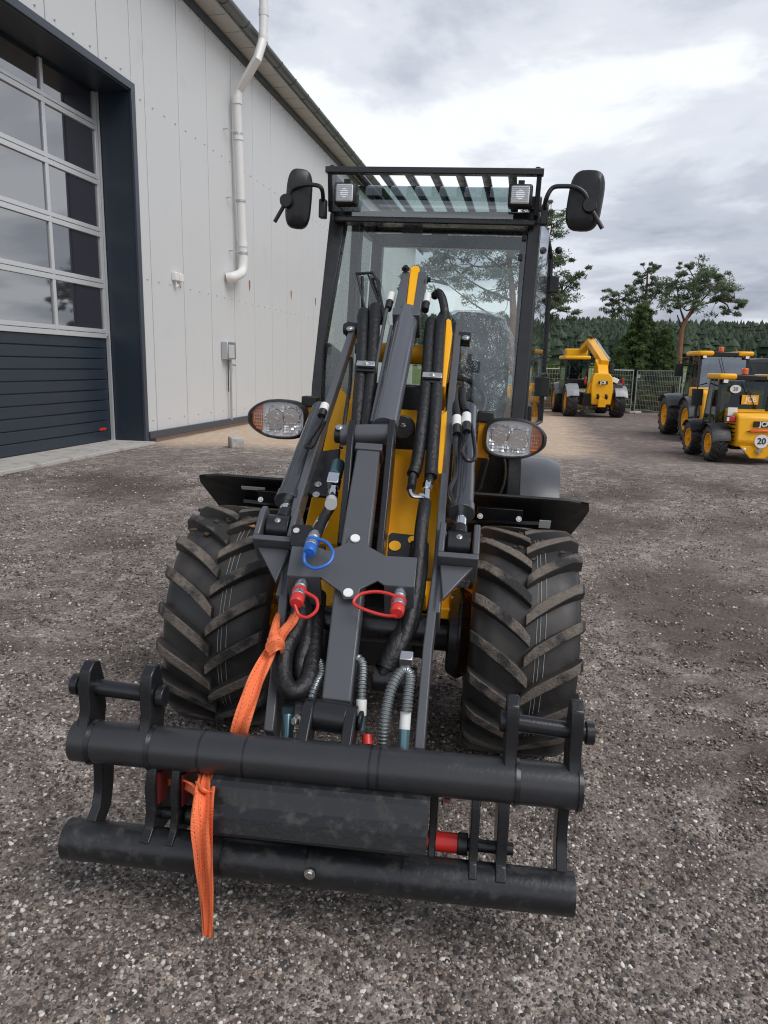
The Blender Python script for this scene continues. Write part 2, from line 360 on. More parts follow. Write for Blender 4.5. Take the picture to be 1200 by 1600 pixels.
# ================================================================== GROUND
def sstep(a, b, x):
    t = max(0.0, min(1.0, (x - a) / (b - a))); return t * t * (3 - 2 * t)
def gz(x, y):
    X = (x - LX0) * math.cos(FYAW) - (y - LY) * math.sin(FYAW)
    r = math.hypot(x - 0.0, (y - 3.4) * 0.8)
    f = 1 - sstep(2.0, 6.0, r)
    z = -math.tan(FROLL) * X * f
    near = 1 - sstep(8, 20, math.hypot(x, y - 3))
    if near > 0:
        z += near * (0.010 * mnoise.noise((x * 1.3, y * 1.3, 0.3)) + 0.007 * mnoise.noise((x * 4.5, y * 4.5, 1.7)))
        # shallow tyre tracks to the right of the loader
        tr = math.exp(-((x - 1.75 - 0.12 * (y - 3)) / 0.28) ** 2) * sstep(0.8, 1.8, y) * (1 - sstep(4.5, 6, y))
        z += near * tr * 0.020 * math.sin((y * 0.9 + x * 0.55) * 18 + 1.5 * mnoise.noise((x * 2, y * 2, 5)))
        z -= 0.012 * tr
    return z
def earth(x, y):
    f = mnoise.fractal((x * 0.55 + 7.3, y * 0.75 + 1.1, 2.2), 1.0, 2.0, 5)
    e_ = sstep(0.05, 0.45, f)
    # trampled soil right of the loader, in ragged streaks
    a = math.exp(-(((x - 1.55 - 0.10 * (y - 3)) / 0.55) ** 2 + ((y - 3.0) / 1.1) ** 2))
    st = 0.5 + 0.5 * mnoise.fractal((x * 1.6 - y * 1.1, (x + y) * 3.4, 6.0), 1.0, 2.0, 4) * 1.6
    b = math.exp(-(((x + 1.25) / 0.5) ** 2 + ((y - 1.75) / 0.5) ** 2))
    # broken wheel tracks crossing the yard
    tk = 0.0
    for c0, k1, k2 in ((2.5, .42, -.016), (4.0, .42, -.016), (-2.3, -.10, .012), (-3.7, -.10, .012)):
        xc = c0 + k1 * (y - 4) + k2 * (y - 4) ** 2; tk = max(tk, math.exp(-((x - xc) / .2) ** 2))
    tk *= sstep(-.25, .3, mnoise.fractal((x * .8, y * .8, 8.8), 1.0, 2.0, 4)) * (1 - sstep(10, 13, y))
    return max(0.0, min(1.0, e_ * (1 - sstep(9, 14, y)) + .7 * tk + 1.25 * (a + .8 * b) * st))
def gmat():
    m = bpy.data.materials.new('ground_surface'); m.use_nodes = True; t = m.node_tree; b = t.nodes['Principled BSDF']; L = t.links.new
    b.inputs['Specular IOR Level'].default_value = 0.25
    tcn = t.nodes.new('ShaderNodeTexCoord'); P = tcn.outputs['Object']
    def noise(s, d=4.0, r=0.55): 
        n = nd(t, 'ShaderNodeTexNoise', i_Scale=s, i_Detail=d, i_Roughness=r); L(P, n.inputs['Vector']); return n.outputs[0]
    def math_(op, a, c, cc=None):
        q = nd(t, 'ShaderNodeMath', operation=op)
        for i, v in enumerate((a, c, cc)):
            if v is None: continue
            if isinstance(v, (int, float)): q.inputs[i].default_value = v
            else: L(v, q.inputs[i])
        return q.outputs[0]
    def mr(v, a, c, lo=0.0, hi=1.0):
        q = t.nodes.new('ShaderNodeMapRange'); L(v, q.inputs[0]); q.inputs[1].default_value = a; q.inputs[2].default_value = c; q.inputs[3].default_value = lo; q.inputs[4].default_value = hi; return q.outputs[0]
    def mix(f, a, c):
        q = nd(t, 'ShaderNodeMix', data_type='RGBA')
        if isinstance(f, float): q.inputs[0].default_value = f
        else: L(f, q.inputs[0])
        for i, v in ((6, a), (7, c)):
            if isinstance(v, tuple): q.inputs[i].default_value = (*v, 1)
            else: L(v, q.inputs[i])
        return q.outputs[2]
    def ramp(v, els):
        q = t.nodes.new('ShaderNodeValToRGB'); L(v, q.inputs[0]); q.color_ramp.interpolation = 'LINEAR'
        e0 = q.color_ramp.elements; e0[0].position, e0[0].color = els[0][0], (*els[0][1], 1); e0[1].position, e0[1].color = els[-1][0], (*els[-1][1], 1)
        for p, c in els[1:-1]: k = e0.new(p); k.color = (*c, 1)
        return q.outputs[0]
    sp = t.nodes.new('ShaderNodeSeparateXYZ'); L(P, sp.inputs[0]); X, Y = sp.outputs[0], sp.outputs[1]
    v1 = nd(t, 'ShaderNodeTexVoronoi', feature='F1', i_Scale=85.0, i_Randomness=1.0); L(P, v1.inputs['Vector'])
    v2 = nd(t, 'ShaderNodeTexVoronoi', feature='F1', i_Scale=33.0); L(P, v2.inputs['Vector'])
    v3 = nd(t, 'ShaderNodeTexVoronoi', feature='F1', i_Scale=9.0); L(P, v3.inputs['Vector'])
    s1 = t.nodes.new('ShaderNodeSeparateColor'); L(v1.outputs['Color'], s1.inputs[0])
    s2 = t.nodes.new('ShaderNodeSeparateColor'); L(v2.outputs['Color'], s2.inputs[0])
    s3 = t.nodes.new('ShaderNodeSeparateColor'); L(v3.outputs['Color'], s3.inputs[0])
    stones = [(0.0, (0.064, 0.053, 0.047)), (0.3, (0.142, 0.119, 0.105)), (0.6, (0.250, 0.211, 0.186)), (0.85, (0.37, 0.317, 0.28)), (1.0, (0.64, 0.56, 0.495))]
    g1 = ramp(s1.outputs[0], stones); g2 = ramp(s2.outputs[0], stones); g3 = ramp(s3.outputs[1], stones)
    grav = mix(0.38, mix(0.35, g1, g2), g3)
    big = noise(0.55, 6.0, 0.6)
    ea = nd(t, 'ShaderNodeAttribute', attribute_name='earth')
    damp = mr(math_('ADD', ea.outputs['Fac'], math_('MULTIPLY', math_('SUBTRACT', noise(16.0, 8.0, 0.75), 0.5), 2.2)), 0.05, 0.85)
    earth = mix(noise(35.0), (0.034, 0.025, 0.019), (0.095, 0.072, 0.057))
    grav = mix(math_('MULTIPLY', damp, 0.78), grav, earth)
    grav = mix(mr(noise(0.16, 3.0), 0.42, 0.62, 0.0, 0.35), grav, (0.245, 0.202, 0.178))
    sand = mix(noise(14.0, 6.0, 0.7), (0.34, 0.23, 0.15), (0.72, 0.57, 0.43))
    sand = mix(mr(s3.outputs[2], 0.72, 0.95, 0, 0.7), sand, (0.60, 0.53, 0.44))
    dirt = mix(noise(3.5, 8.0, 0.7), (0.110, 0.085, 0.076), (0.26, 0.212, 0.190))
    dirt = mix(mr(s3.outputs[0], 0.78, 1.0, 0, 0.6), dirt, (0.36, 0.32, 0.29))
    grass = mix(noise(0.9, 7.0, 0.7), (0.075, 0.11, 0.028), (0.20, 0.26, 0.07))
    wob = math_('MULTIPLY', math_('SUBTRACT', noise(0.45, 6.0, 0.65), 0.5), 5.0)
    wob2 = math_('MULTIPLY', math_('SUBTRACT', noise(1.9, 5.0, 0.65), 0.5), 2.0)
    Yw = math_('ADD', math_('ADD', Y, math_('MULTIPLY', wob, 0.30)), math_('MULTIPLY', wob2, 0.5))
    sandm = mr(math_('SUBTRACT', math_('ADD', math_('MULTIPLY', math_('SUBTRACT', Y, 13.78), 0.195), 4.0), math_('ADD', X, math_('MULTIPLY', wob2, 0.7))), -0.5, 0.5)
    far = mix(sandm, dirt, sand)
    gm = mr(math_('ADD', Yw, math_('MULTIPLY', X, 0.10)), 13.4, 14.8)
    col = mix(gm, grav, far)
    col = mix(mr(Yw, 30.4, 31.8), col, grass)
    L(col, b.inputs['Base Color']); b.inputs['Roughness'].default_value = 0.9
    bp = nd(t, 'ShaderNodeBump', i_Strength=0.8, i_Distance=0.012); L(math_('ADD', math_('MULTIPLY', v1.outputs['Distance'], -0.6), math_('MULTIPLY', v2.outputs['Distance'], -0.9)), bp.inputs['Height'])
    bp2 = nd(t, 'ShaderNodeBump', i_Strength=0.5, i_Distance=0.08); L(noise(2.2, 8.0, 0.7), bp2.inputs['Height']); L(bp.outputs[0], bp2.inputs['Normal'])
    L(bp2.outputs[0], b.inputs['Normal'])
    return m
GM = gmat()
def warp(n, a, lim, c=0.0):
    k = math.asinh(lim / a); return [c + a * math.sinh(k * (2 * i / (n - 1) - 1)) for i in range(n)]
xs = warp(150, 1.6, 900); ys = warp(170, 1.6, 1200, 2.8)
g = G(); g.sheet([[(x, y, gz(x, y)) for x in xs] for y in ys])
ground = build(g, 'ground', GM, kind='structure', sharp=180)
ea_ = ground.data.attributes.new('earth', 'FLOAT', 'POINT'); ea_.data.foreach_set('value', [earth(v.co.x, v.co.y) if abs(v.co.x) < 20 and v.co.y < 20 else 0.0 for v in ground.data.vertices])
ground['label'] = 'dark grey gravel yard with sandy and brown dirt beyond'

# loose gravel in the foreground: pebble instances from geometry nodes
gx = [i * 0.11 for i in range(-62, 70)]; gy = [0.55 + j * 0.11 for j in range(0, 110)]
cells = []; g = G(); idx = {}
for j in range(len(gy) - 1):
    for i in range(len(gx) - 1):
        xc, yc = gx[i] + .055, gy[j] + .055
        if abs(xc) > 0.62 * yc + 0.8: continue
        f = []
        for a, b_ in ((0, 0), (1, 0), (1, 1), (0, 1)):
            k = (i + a, j + b_)
            if k not in idx: idx[k] = len(g.v); g.v.append(Vector((gx[k[0]], gy[k[1]], gz(gx[k[0]], gy[k[1]]))))
            f.append(idx[k])
        g.f.append(tuple(f))
def pebmat():
    m = bpy.data.materials.new('pebble'); m.use_nodes = True; t = m.node_tree; b = t.nodes['Principled BSDF']
    at = nd(t, 'ShaderNodeAttribute', attribute_name='tone', attribute_type='INSTANCER')
    q = t.nodes.new('ShaderNodeValToRGB'); t.links.new(at.outputs['Fac'], q.inputs[0]); e = q.color_ramp.elements
    e[0].position, e[0].color = 0.0, (0.045, 0.041, 0.040, 1); e[1].position, e[1].color = 1.0, (0.88, 0.83, 0.77, 1)
    for p, c in ((0.20, (0.086, 0.073, 0.066)), (0.45, (0.175, 0.149, 0.133)), (0.68, (0.280, 0.240, 0.214)), (0.79, (0.31, 0.225, 0.168)), (0.85, (0.42, 0.375, 0.338)), (0.94, (0.60, 0.545, 0.495))): k = e.new(p); k.color = (*c, 1)
    tcn = t.nodes.new('ShaderNodeTexCoord'); n = nd(t, 'ShaderNodeTexNoise', i_Scale=2.0, i_Detail=3.0); t.links.new(tcn.outputs['Object'], n.inputs['Vector'])
    mxn = nd(t, 'ShaderNodeMix', data_type='RGBA', blend_type='MULTIPLY'); mxn.inputs[0].default_value = 0.35; t.links.new(q.outputs[0], mxn.inputs[6]); t.links.new(n.outputs[1], mxn.inputs[7])
    t.links.new(mxn.outputs[2], b.inputs['Base Color']); b.inputs['Roughness'].default_value = 0.72; b.inputs['Specular IOR Level'].default_value = 0.35
    return m
PEB = pebmat()
gravel = build(g, 'gravel', PEB, kind='stuff'); gravel['label'] = 'loose grey and white pebbles scattered over the yard'
da = gravel.data.attributes.new('dens', 'FLOAT', 'POINT')
def dens(v):
    y = max(v.y, 0.3); d = math.hypot(v.x, y)
    base = 15000 * (1.0 if d < 2.2 else (2.2 / d) ** 2.1)
    base *= 1.1 - 0.5 * earth(v.x, v.y)
    return base * (1 - sstep(10.5, 12.5, y))
da.data.foreach_set('value', [dens(v.co) for v in gravel.data.vertices])
ng = bpy.data.node_groups.new('gravel', 'GeometryNodeTree')
ng.interface.new_socket('Geometry', in_out='INPUT', socket_type='NodeSocketGeometry'); ng.interface.new_socket('Geometry', in_out='OUTPUT', socket_type='NodeSocketGeometry')
gi = ng.nodes.new('NodeGroupInput'); go = ng.nodes.new('NodeGroupOutput'); L = ng.links.new
dp = ng.nodes.new('GeometryNodeDistributePointsOnFaces'); L(gi.outputs[0], dp.inputs['Mesh'])
na = ng.nodes.new('GeometryNodeInputNamedAttribute'); na.inputs['Name'].default_value = 'dens'; L(na.outputs[0], dp.inputs['Density'])
ico = ng.nodes.new('GeometryNodeMeshIcoSphere'); ico.inputs['Subdivisions'].default_value = 2; ico.inputs['Radius'].default_value = 1.0
joins = ng.nodes.new('GeometryNodeGeometryToInstance')
for k in range(7):
    spn = ng.nodes.new('GeometryNodeSetPosition'); L(ico.outputs[0], spn.inputs[0])
    pos = ng.nodes.new('GeometryNodeInputPosition')
    nz = nd(ng, 'ShaderNodeTexNoise', noise_dimensions='4D', i_W=float(k * 7.3), i_Scale=0.9, i_Detail=1.0); L(pos.outputs[0], nz.inputs['Vector'])
    sb = nd(ng, 'ShaderNodeVectorMath', operation='SUBTRACT'); L(nz.outputs['Color'], sb.inputs[0]); sb.inputs[1].default_value = (0.5, 0.5, 0.5)
    sl = nd(ng, 'ShaderNodeVectorMath', operation='SCALE'); L(sb.outputs[0], sl.inputs[0]); sl.inputs['Scale'].default_value = 1.7
    L(sl.outputs[0], spn.inputs['Offset'])
    sm = ng.nodes.new('GeometryNodeSetShadeSmooth'); L(spn.outputs[0], sm.inputs[0]); sm.inputs['Shade Smooth'].default_value = (k % 3 == 0)
    smt = ng.nodes.new('GeometryNodeSetMaterial'); smt.inputs['Material'].default_value = PEB; L(sm.outputs[0], smt.inputs[0])
    L(smt.outputs[0], joins.inputs[0])
iop = ng.nodes.new('GeometryNodeInstanceOnPoints'); L(dp.outputs[0], iop.inputs['Points']); L(joins.outputs[0], iop.inputs['Instance']); iop.inputs['Pick Instance'].default_value = True
def rnd(typ, lo, hi, seed):
    n = ng.nodes.new('FunctionNodeRandomValue'); n.data_type = typ
    off = 0 if typ == 'FLOAT_VECTOR' else 2
    n.inputs[off].default_value = lo; n.inputs[off + 1].default_value = hi; n.inputs['Seed'].default_value = seed
    return n.outputs[0] if typ == 'FLOAT_VECTOR' else n.outputs[1]
L(rnd('FLOAT_VECTOR', (-0.6, -0.6, 0), (0.6, 0.6, 6.28), 3), iop.inputs['Rotation'])
pw = nd(ng, 'ShaderNodeMath', operation='POWER'); L(rnd('FLOAT', 0.0, 1.0, 5), pw.inputs[0]); pw.inputs[1].default_value = 3.2
ma = nd(ng, 'ShaderNodeMath', operation='MULTIPLY_ADD'); L(pw.outputs[0], ma.inputs[0]); ma.inputs[1].default_value = 0.0058; ma.inputs[2].default_value = 0.0026
# farther pebbles are fewer but larger clumps of stone
pp = ng.nodes.new('GeometryNodeInputPosition'); ln = nd(ng, 'ShaderNodeVectorMath', operation='LENGTH'); L(pp.outputs[0], ln.inputs[0])
mrn = ng.nodes.new('ShaderNodeMapRange'); L(ln.outputs['Value'], mrn.inputs[0]); mrn.inputs[1].default_value = 2.5; mrn.inputs[2].default_value = 10; mrn.inputs[3].default_value = 1.0; mrn.inputs[4].default_value = 1.5
mm = nd(ng, 'ShaderNodeMath', operation='MULTIPLY'); L(ma.outputs[0], mm.inputs[0]); L(mrn.outputs[0], mm.inputs[1])
vs_ = nd(ng, 'ShaderNodeVectorMath', operation='SCALE'); L(rnd('FLOAT_VECTOR', (0.75, 0.75, 0.45), (1.35, 1.2, 0.85), 9), vs_.inputs[0]); L(mm.outputs[0], vs_.inputs['Scale'])
L(vs_.outputs[0], iop.inputs['Scale'])
st = ng.nodes.new('GeometryNodeStoreNamedAttribute'); st.data_type = 'FLOAT'; st.domain = 'INSTANCE'; st.inputs['Name'].default_value = 'tone'
L(iop.outputs[0], st.inputs[0]); L(rnd('FLOAT', 0.0, 1.0, 21), st.inputs['Value'])
L(st.outputs[0], go.inputs[0])
md = gravel.modifiers.new('scatter', 'NODES'); md.node_group = ng

# ================================================================== HILL, FOREST, FIELD EDGE
rng = np.random.default_rng(5)
def hillz(x, y):
    r = sstep(70, 330, y - 0.10 * x)
    return r * (18.0 + 3.0 * mnoise.noise((x * 0.006, 3.1, 0)) + 1.6 * mnoise.noise((x * 0.02, 7.1, 0))) - 0.6
g = G(); hx = [-420 + i * 20 for i in range(53)]; hy = [60 + j * 14 for j in range(45)]
g.sheet([[(x, y, hillz(x, y)) for x in hx] for y in hy])
mat('hill_grass', (0.125, 0.175, 0.045), 0.9, var=0.5, vscale=0.03)
hill = build(g, 'hill', 'hill_grass', kind='structure', sharp=180); hill['label'] = 'low green hill rising beyond the yard'
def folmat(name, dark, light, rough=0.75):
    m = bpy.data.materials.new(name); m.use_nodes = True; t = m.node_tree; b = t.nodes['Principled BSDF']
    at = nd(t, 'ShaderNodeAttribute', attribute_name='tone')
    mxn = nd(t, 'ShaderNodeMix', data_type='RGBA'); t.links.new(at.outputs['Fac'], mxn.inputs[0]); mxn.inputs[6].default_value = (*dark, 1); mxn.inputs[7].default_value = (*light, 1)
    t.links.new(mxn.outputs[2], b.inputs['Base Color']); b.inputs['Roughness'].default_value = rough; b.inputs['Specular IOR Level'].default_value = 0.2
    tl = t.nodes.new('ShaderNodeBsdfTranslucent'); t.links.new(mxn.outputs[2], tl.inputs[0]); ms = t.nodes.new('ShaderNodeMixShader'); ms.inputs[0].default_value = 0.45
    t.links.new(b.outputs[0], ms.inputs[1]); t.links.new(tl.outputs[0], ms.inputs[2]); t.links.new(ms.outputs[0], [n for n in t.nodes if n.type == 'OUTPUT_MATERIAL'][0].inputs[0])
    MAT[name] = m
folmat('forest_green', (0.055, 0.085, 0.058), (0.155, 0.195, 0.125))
folmat('pine_needles', (0.095, 0.130, 0.080), (0.27, 0.33, 0.20))
folmat('spruce_needles', (0.055, 0.095, 0.040), (0.18, 0.26, 0.10))
folmat('shrub_leaves', (0.055, 0.075, 0.020), (0.17, 0.19, 0.07))
folmat('dry_grass', (0.16, 0.115, 0.055), (0.40, 0.32, 0.19))
folmat('green_grass', (0.05, 0.09, 0.02), (0.16, 0.23, 0.06))
# far forest: several thousand small conifers, one mass
V = []; F = []; T = []; nv = 0
def conifer_far(x, y, z, h, w, tone):
    global nv
    lay = int(rng.integers(3, 7)); n = 6; w *= rng.uniform(.8, 1.5)
    for l in range(lay):
        z0 = z + h * (0.08 + 0.80 * l / lay); z1 = z0 + h * (0.30 if l < lay - 1 else 0.2); r = w * (1 - (0.85 * l / lay) ** 1.6) * rng.uniform(.75, 1.2)
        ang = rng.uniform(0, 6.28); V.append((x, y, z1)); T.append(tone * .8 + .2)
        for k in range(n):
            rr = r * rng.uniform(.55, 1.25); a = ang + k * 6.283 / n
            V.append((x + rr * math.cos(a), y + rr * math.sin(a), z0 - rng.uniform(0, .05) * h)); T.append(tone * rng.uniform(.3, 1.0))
        for k in range(n): F.append((nv, nv + 1 + k, nv + 1 + (k + 1) % n))
        nv += n + 1
cnt = 0
while cnt < 7500:
    y = 120 + 230 * rng.random() ** 0.85; x = rng.uniform(-0.25 * y - 30, 0.66 * y + 45)
    d = y - 0.10 * x
    if d < 130: continue
    # keep the meadow in front clear
    if d < 142 and rng.random() < 0.5: continue
    h = rng.uniform(2.6, 6.4) * (1.0 + 0.25 * mnoise.noise((x * 0.03, y * 0.03, 9)))
    conifer_far(x, y, hillz(x, y), h, h * rng.uniform(.18, .30), rng.random())
    cnt += 1
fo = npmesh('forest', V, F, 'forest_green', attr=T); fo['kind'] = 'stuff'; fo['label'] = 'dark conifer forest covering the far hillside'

def tufts(centers, rad, count, size, flat=0.6, elong=1.0, tone=None, droop=0.0):
    """needle / leaf sized triangles spread through clumps"""
    c = np.repeat(np.asarray(centers, float), count, axis=0); n = len(c)
    rr = np.repeat(np.asarray(rad, float), count)
    d = rng.normal(size=(n, 3)); d /= np.linalg.norm(d, axis=1)[:, None]
    rad_ = rng.random(n) ** 0.45
    off = d * (rad_ * rr)[:, None]; off[:, 2] *= flat
    c = c + off
    a = rng.normal(size=(n, 3)); a /= np.linalg.norm(a, axis=1)[:, None]; a = a * .6 + d * .7; a[:, 2] -= droop; a /= np.linalg.norm(a, axis=1)[:, None]
    b = np.cross(a, rng.normal(size=(n, 3))); b /= np.linalg.norm(b, axis=1)[:, None]
    s = size * rng.uniform(.6, 1.4, n)
    v = np.empty((n, 3, 3)); v[:, 0] = c - a * (s * .5)[:, None] * elong + b * (s * .28)[:, None]; v[:, 1] = c - a * (s * .5)[:, None] * elong - b * (s * .28)[:, None]; v[:, 2] = c + a * (s * .8)[:, None] * elong
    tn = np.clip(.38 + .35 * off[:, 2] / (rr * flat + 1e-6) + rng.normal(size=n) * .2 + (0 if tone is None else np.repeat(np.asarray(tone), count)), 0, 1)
    return v.reshape(-1, 3), np.arange(3 * n).reshape(-1, 3), np.repeat(tn, 3)
def limb(g, a, b, r0, r1, bend=0.1, n=7, rs=None):
    a = Vector(a); b = Vector(b); mid = (a + b) / 2 + Vector([(rs or random).uniform(-1, 1) * bend * (b - a).length for _ in range(3)])
    pts = spline([a, mid, b], 5); g.tube(pts, [r0 + (r1 - r0) * i / (len(pts) - 1) for i in range(len(pts))], n, cap=False); return pts
def pine(label, base, D, clumps, trunk_px, base_z, limbs, tr=0.2, count=150, size=0.2):
    """clumps: (px, py, radius_px, depth offset) ; all points placed at distance D"""
    rs = random.Random(sum(map(ord, label)))
    def at(px, py, dd=0.0): return WORLD.Y(px, py, D + dd)
    fr = Frame(Matrix.Translation((base.x, base.y, base_z)))
    root = empty('pine_tree', fr, label, 'tree', 'pines behind the fence')
    tp = [at(*q) for q in trunk_px]; tp[0].z = base_z
    g = G(); tpp = spline(tp, 6); n = len(tpp)
    g.tube(tpp, [tr * (1 - 0.75 * (i / (n - 1)) ** 1.2) for i in range(n)], 10)
    build(g, 'trunk', 'pine_bark', root)
    g = G(); k = 1150.0 / D
    for (p0, p1, r) in limbs: gl = G(); limb(gl, at(*p0), at(*p1), r, r * .3, .06, rs=rs); build(gl, 'limb', 'dark_bark', root)
    cs = []; rd = []; tn = []
    for (px, py, rp, dd) in clumps:
        c0 = at(px, py, dd); rr = rp / k
        best = min(tpp + [at(*l[1]) for l in limbs], key=lambda q: (q - c0).length); limb(g, best, c0, .05, .015, .15, 5, rs)
        for _ in range(5 + int(rp / 3)):
            o = Vector((rs.gauss(0, .85), rs.gauss(0, .85), rs.gauss(0, .6))) * rr
            cs.append(tuple(c0 + o)); rd.append(rr * rs.uniform(.35, .85)); tn.append(rs.uniform(-.2, .25))
            limb(g, c0, c0 + o, .018, .006, .1, 4, rs)
    build(g, 'twigs', 'dark_bark', root, kind='stuff')
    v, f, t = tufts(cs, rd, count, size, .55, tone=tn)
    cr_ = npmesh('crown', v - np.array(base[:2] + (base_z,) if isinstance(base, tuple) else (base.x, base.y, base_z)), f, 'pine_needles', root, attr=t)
    return root
# the leaning pine behind the fence on the right
D1 = 34.0
b1 = WORLD.Y(1057, 630, D1)
pine('tall pine with bare orange trunk and wide ragged crown behind the mesh fence', b1, D1,
     [(1090, 435, 16, 0), (1070, 450, 18, .5), (1108, 445, 17, -.5), (1130, 450, 14, .3), (1148, 466, 12, 0), (1160, 474, 8, 0), (1120, 470, 14, .8), (1085, 470, 15, -.6), (1100, 425, 12, .3), (1055, 440, 14, .2), (1075, 418, 8, 0),
      (1040, 465, 14, .5), (1128, 432, 10, .4), (1140, 488, 9, .2), (1065, 480, 12, 1)],
     [(1057, 632), (1060, 590), (1062, 550), (1066, 515), (1072, 500), (1083, 480), (1093, 455)], 0.0,
     [((1066, 515), (1058, 492), .07), ((1070, 503), (1060, 470), .06), ((1083, 480), (1125, 470), .05), ((1064, 535), (1088, 517), .03), ((1061, 570), (1035, 560), .03), ((1062, 560), (1090, 556), .03), ((1072, 500), (1110, 455), .07)], tr=0.15, count=85, size=0.085)
b2 = WORLD.Y(1013, 630, D1 + 2)
pine('slender pine with thin open crown rising behind the spruce', b2, D1 + 2,
     [(1010, 425, 9, 0), (1000, 438, 11, .3), (1015, 445, 12, -.3), (985, 455, 12, 0), (968, 462, 10, .2), (955, 470, 9, 0), (1025, 460, 12, .4), (1005, 465, 14, .2), (975, 485, 12, 0), (955, 488, 10, .3), (1000, 488, 14, -.4), (1020, 418, 6, 0)],
     [(1013, 632), (1012, 560), (1008, 500), (1010, 460), (1012, 425)], 0.0,
     [((1009, 500), (965, 470), .04), ((1010, 480), (1030, 455), .04)], tr=0.13, count=75, size=0.085)
D3 = 31.0
b3 = WORLD.Y(792, 630, D3)
pine('broad pine standing behind the wheel loader cab', b3, D3,
     [(700, 395, 24, 0), (735, 380, 24, .5), (770, 372, 24, -.5), (800, 385, 22, .3), (740, 415, 26, 0), (780, 415, 26, .6), (820, 400, 22, 0), (850, 380, 18, .3), (865, 350, 16, 0), (860, 330, 12, .3), (845, 420, 20, .2),
      (880, 445, 18, 0), (895, 440, 13, .3), (868, 465, 18, .4), (878, 485, 12, 0), (670, 420, 18, 0), (655, 435, 14, .5), (715, 440, 20, -.4), (830, 450, 22, .5), (790, 450, 22, 0), (870, 405, 14, 0), (640, 445, 11, .2), (850, 495, 16, .4), (830, 350, 16, .3)],
     [(792, 632), (797, 560), (802, 500), (800, 450), (795, 400), (800, 370)], 0.0,
     [((802, 500), (872, 470), .06), ((800, 470), (720, 430), .06), ((800, 450), (850, 390), .05), ((798, 430), (740, 385), .05), ((803, 510), (700, 445), .05)], tr=0.2, count=85, size=0.09)

def spruce(label, px, D, top_py, wpx, group='spruces behind the fence'):
    rs = random.Random(int(px)); base = WORLD.Y(px, 640, D); base.z = 0; top = WORLD.Y(px, top_py, D); H = top.z; W = 1.35 * wpx * D / 1150.0
    root = empty('spruce_tree', Frame(Matrix.Translation(base)), label, 'tree', group)
    g = G(); g.tube([base, base + Vector((0, 0, H))], [.14, .02], 8); build(g, 'trunk', 'dark_bark', root)
    cs = []; rd = []; tn = []; g = G()
    lv = 26
    for l in range(lv):
        z = H * (0.06 + .92 * l / lv); rr = W * (1 - l / lv) ** .85 * rs.uniform(.8, 1.1) + .08
        nb = 9 if l < lv * .7 else 6
        for k in range(nb):
            a = 6.283 * (k + rs.random() * .7) / nb + l; L_ = rr * rs.uniform(.7, 1.15); d = Vector((math.cos(a), math.sin(a), 0)); tone = rs.uniform(-.22, .22)
            p1 = base + Vector((0, 0, z)) + d * L_ + Vector((0, 0, -.18 * L_)); g.tube([base + Vector((0, 0, z)), p1], [.02, .006], 4)
            for q in (.35, .6, .82, 1.0):
                cs.append(tuple(base + Vector((0, 0, z)) + d * L_ * q + Vector((0, 0, -.18 * L_ * q * q)))); rd.append((.10 + .22 * rr * .6) * (1.15 - .5 * q)); tn.append(tone + .12 * (q - .5))
    build(g, 'twigs', 'dark_bark', root, kind='stuff')
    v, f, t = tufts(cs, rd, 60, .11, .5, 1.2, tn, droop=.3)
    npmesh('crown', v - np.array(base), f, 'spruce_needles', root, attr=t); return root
spruce('dense dark green spruce behind the mesh fence between the pines', 992, 31.5, 468, 46)
spruce('smaller bright green spruce at the foot of the leaning pine', 1030, 31.0, 508, 26)
spruce('low spruce peeking over the fence beside the yellow telehandler', 965, 31.0, 540, 22)

def shrub(label, px, D, w, h, m='shrub_leaves', n=60, group='bushes along the fence'):
    base = WORLD.Y(px, 640, D); base.z = 0; rs = random.Random(int(px * 7))
    root = empty('bush', Frame(Matrix.Translation(base)), label, 'bush', group)
    cs = []; rd = []; tn = []; g = G()
    for i in range(n):
        p = base + Vector((rs.gauss(0, .4) * w, rs.gauss(0, .3) * w, h * rs.random() ** .7)); cs.append(tuple(p)); rd.append(.12 * h + .08); tn.append(rs.uniform(-.3, .3))
        if i % 4 == 0: g.tube([base, p], [.015, .004], 4)
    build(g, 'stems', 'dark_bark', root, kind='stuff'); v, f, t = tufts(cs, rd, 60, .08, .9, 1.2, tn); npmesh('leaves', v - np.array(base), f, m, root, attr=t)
shrub('tall loose green bush left of the yellow telehandler', 862, 33.5, .9, 1.7)
shrub('green bush behind the fence beside its nearest post', 1002, 30.6, .8, 1.0)
shrub('yellowish bush behind the fence under the leaning pine', 1040, 30.4, .9, 1.1)
shrub('low twiggy bush behind the mesh fence at the end of the dirt yard', 1020, 30.2, .7, .7)
# dry tall grass by the field edge
def grassmass(name, label, m, pts, hh):
    P = np.array(pts); n = len(P); a = rng.uniform(0, 6.28, n); h = hh * rng.uniform(.5, 1.2, n); lean = rng.normal(size=(n, 2)) * .25 * h[:, None]; wd = .012
    v = np.empty((n, 3, 3)); v[:, 0] = P + np.stack([np.cos(a) * wd, np.sin(a) * wd, 0 * a], 1); v[:, 1] = P - np.stack([np.cos(a) * wd, np.sin(a) * wd, 0 * a], 1); v[:, 2] = P; v[:, 2, :2] += lean; v[:, 2, 2] += h
    o = npmesh(name, v.reshape(-1, 3), np.arange(3 * n).reshape(-1, 3), m, attr=np.repeat(rng.random(n), 3)); o['kind'] = 'stuff'; o['label'] = label
grassmass('dry_grass', 'tall straw coloured grass at the edge of the yard', 'dry_grass', [(rng.uniform(4.5, 9), rng.uniform(30.3, 32.5), -.02) for _ in range(5000)] + [(rng.uniform(9, 22), rng.uniform(30.0, 31.5), -.02) for _ in range(5000)], .55)
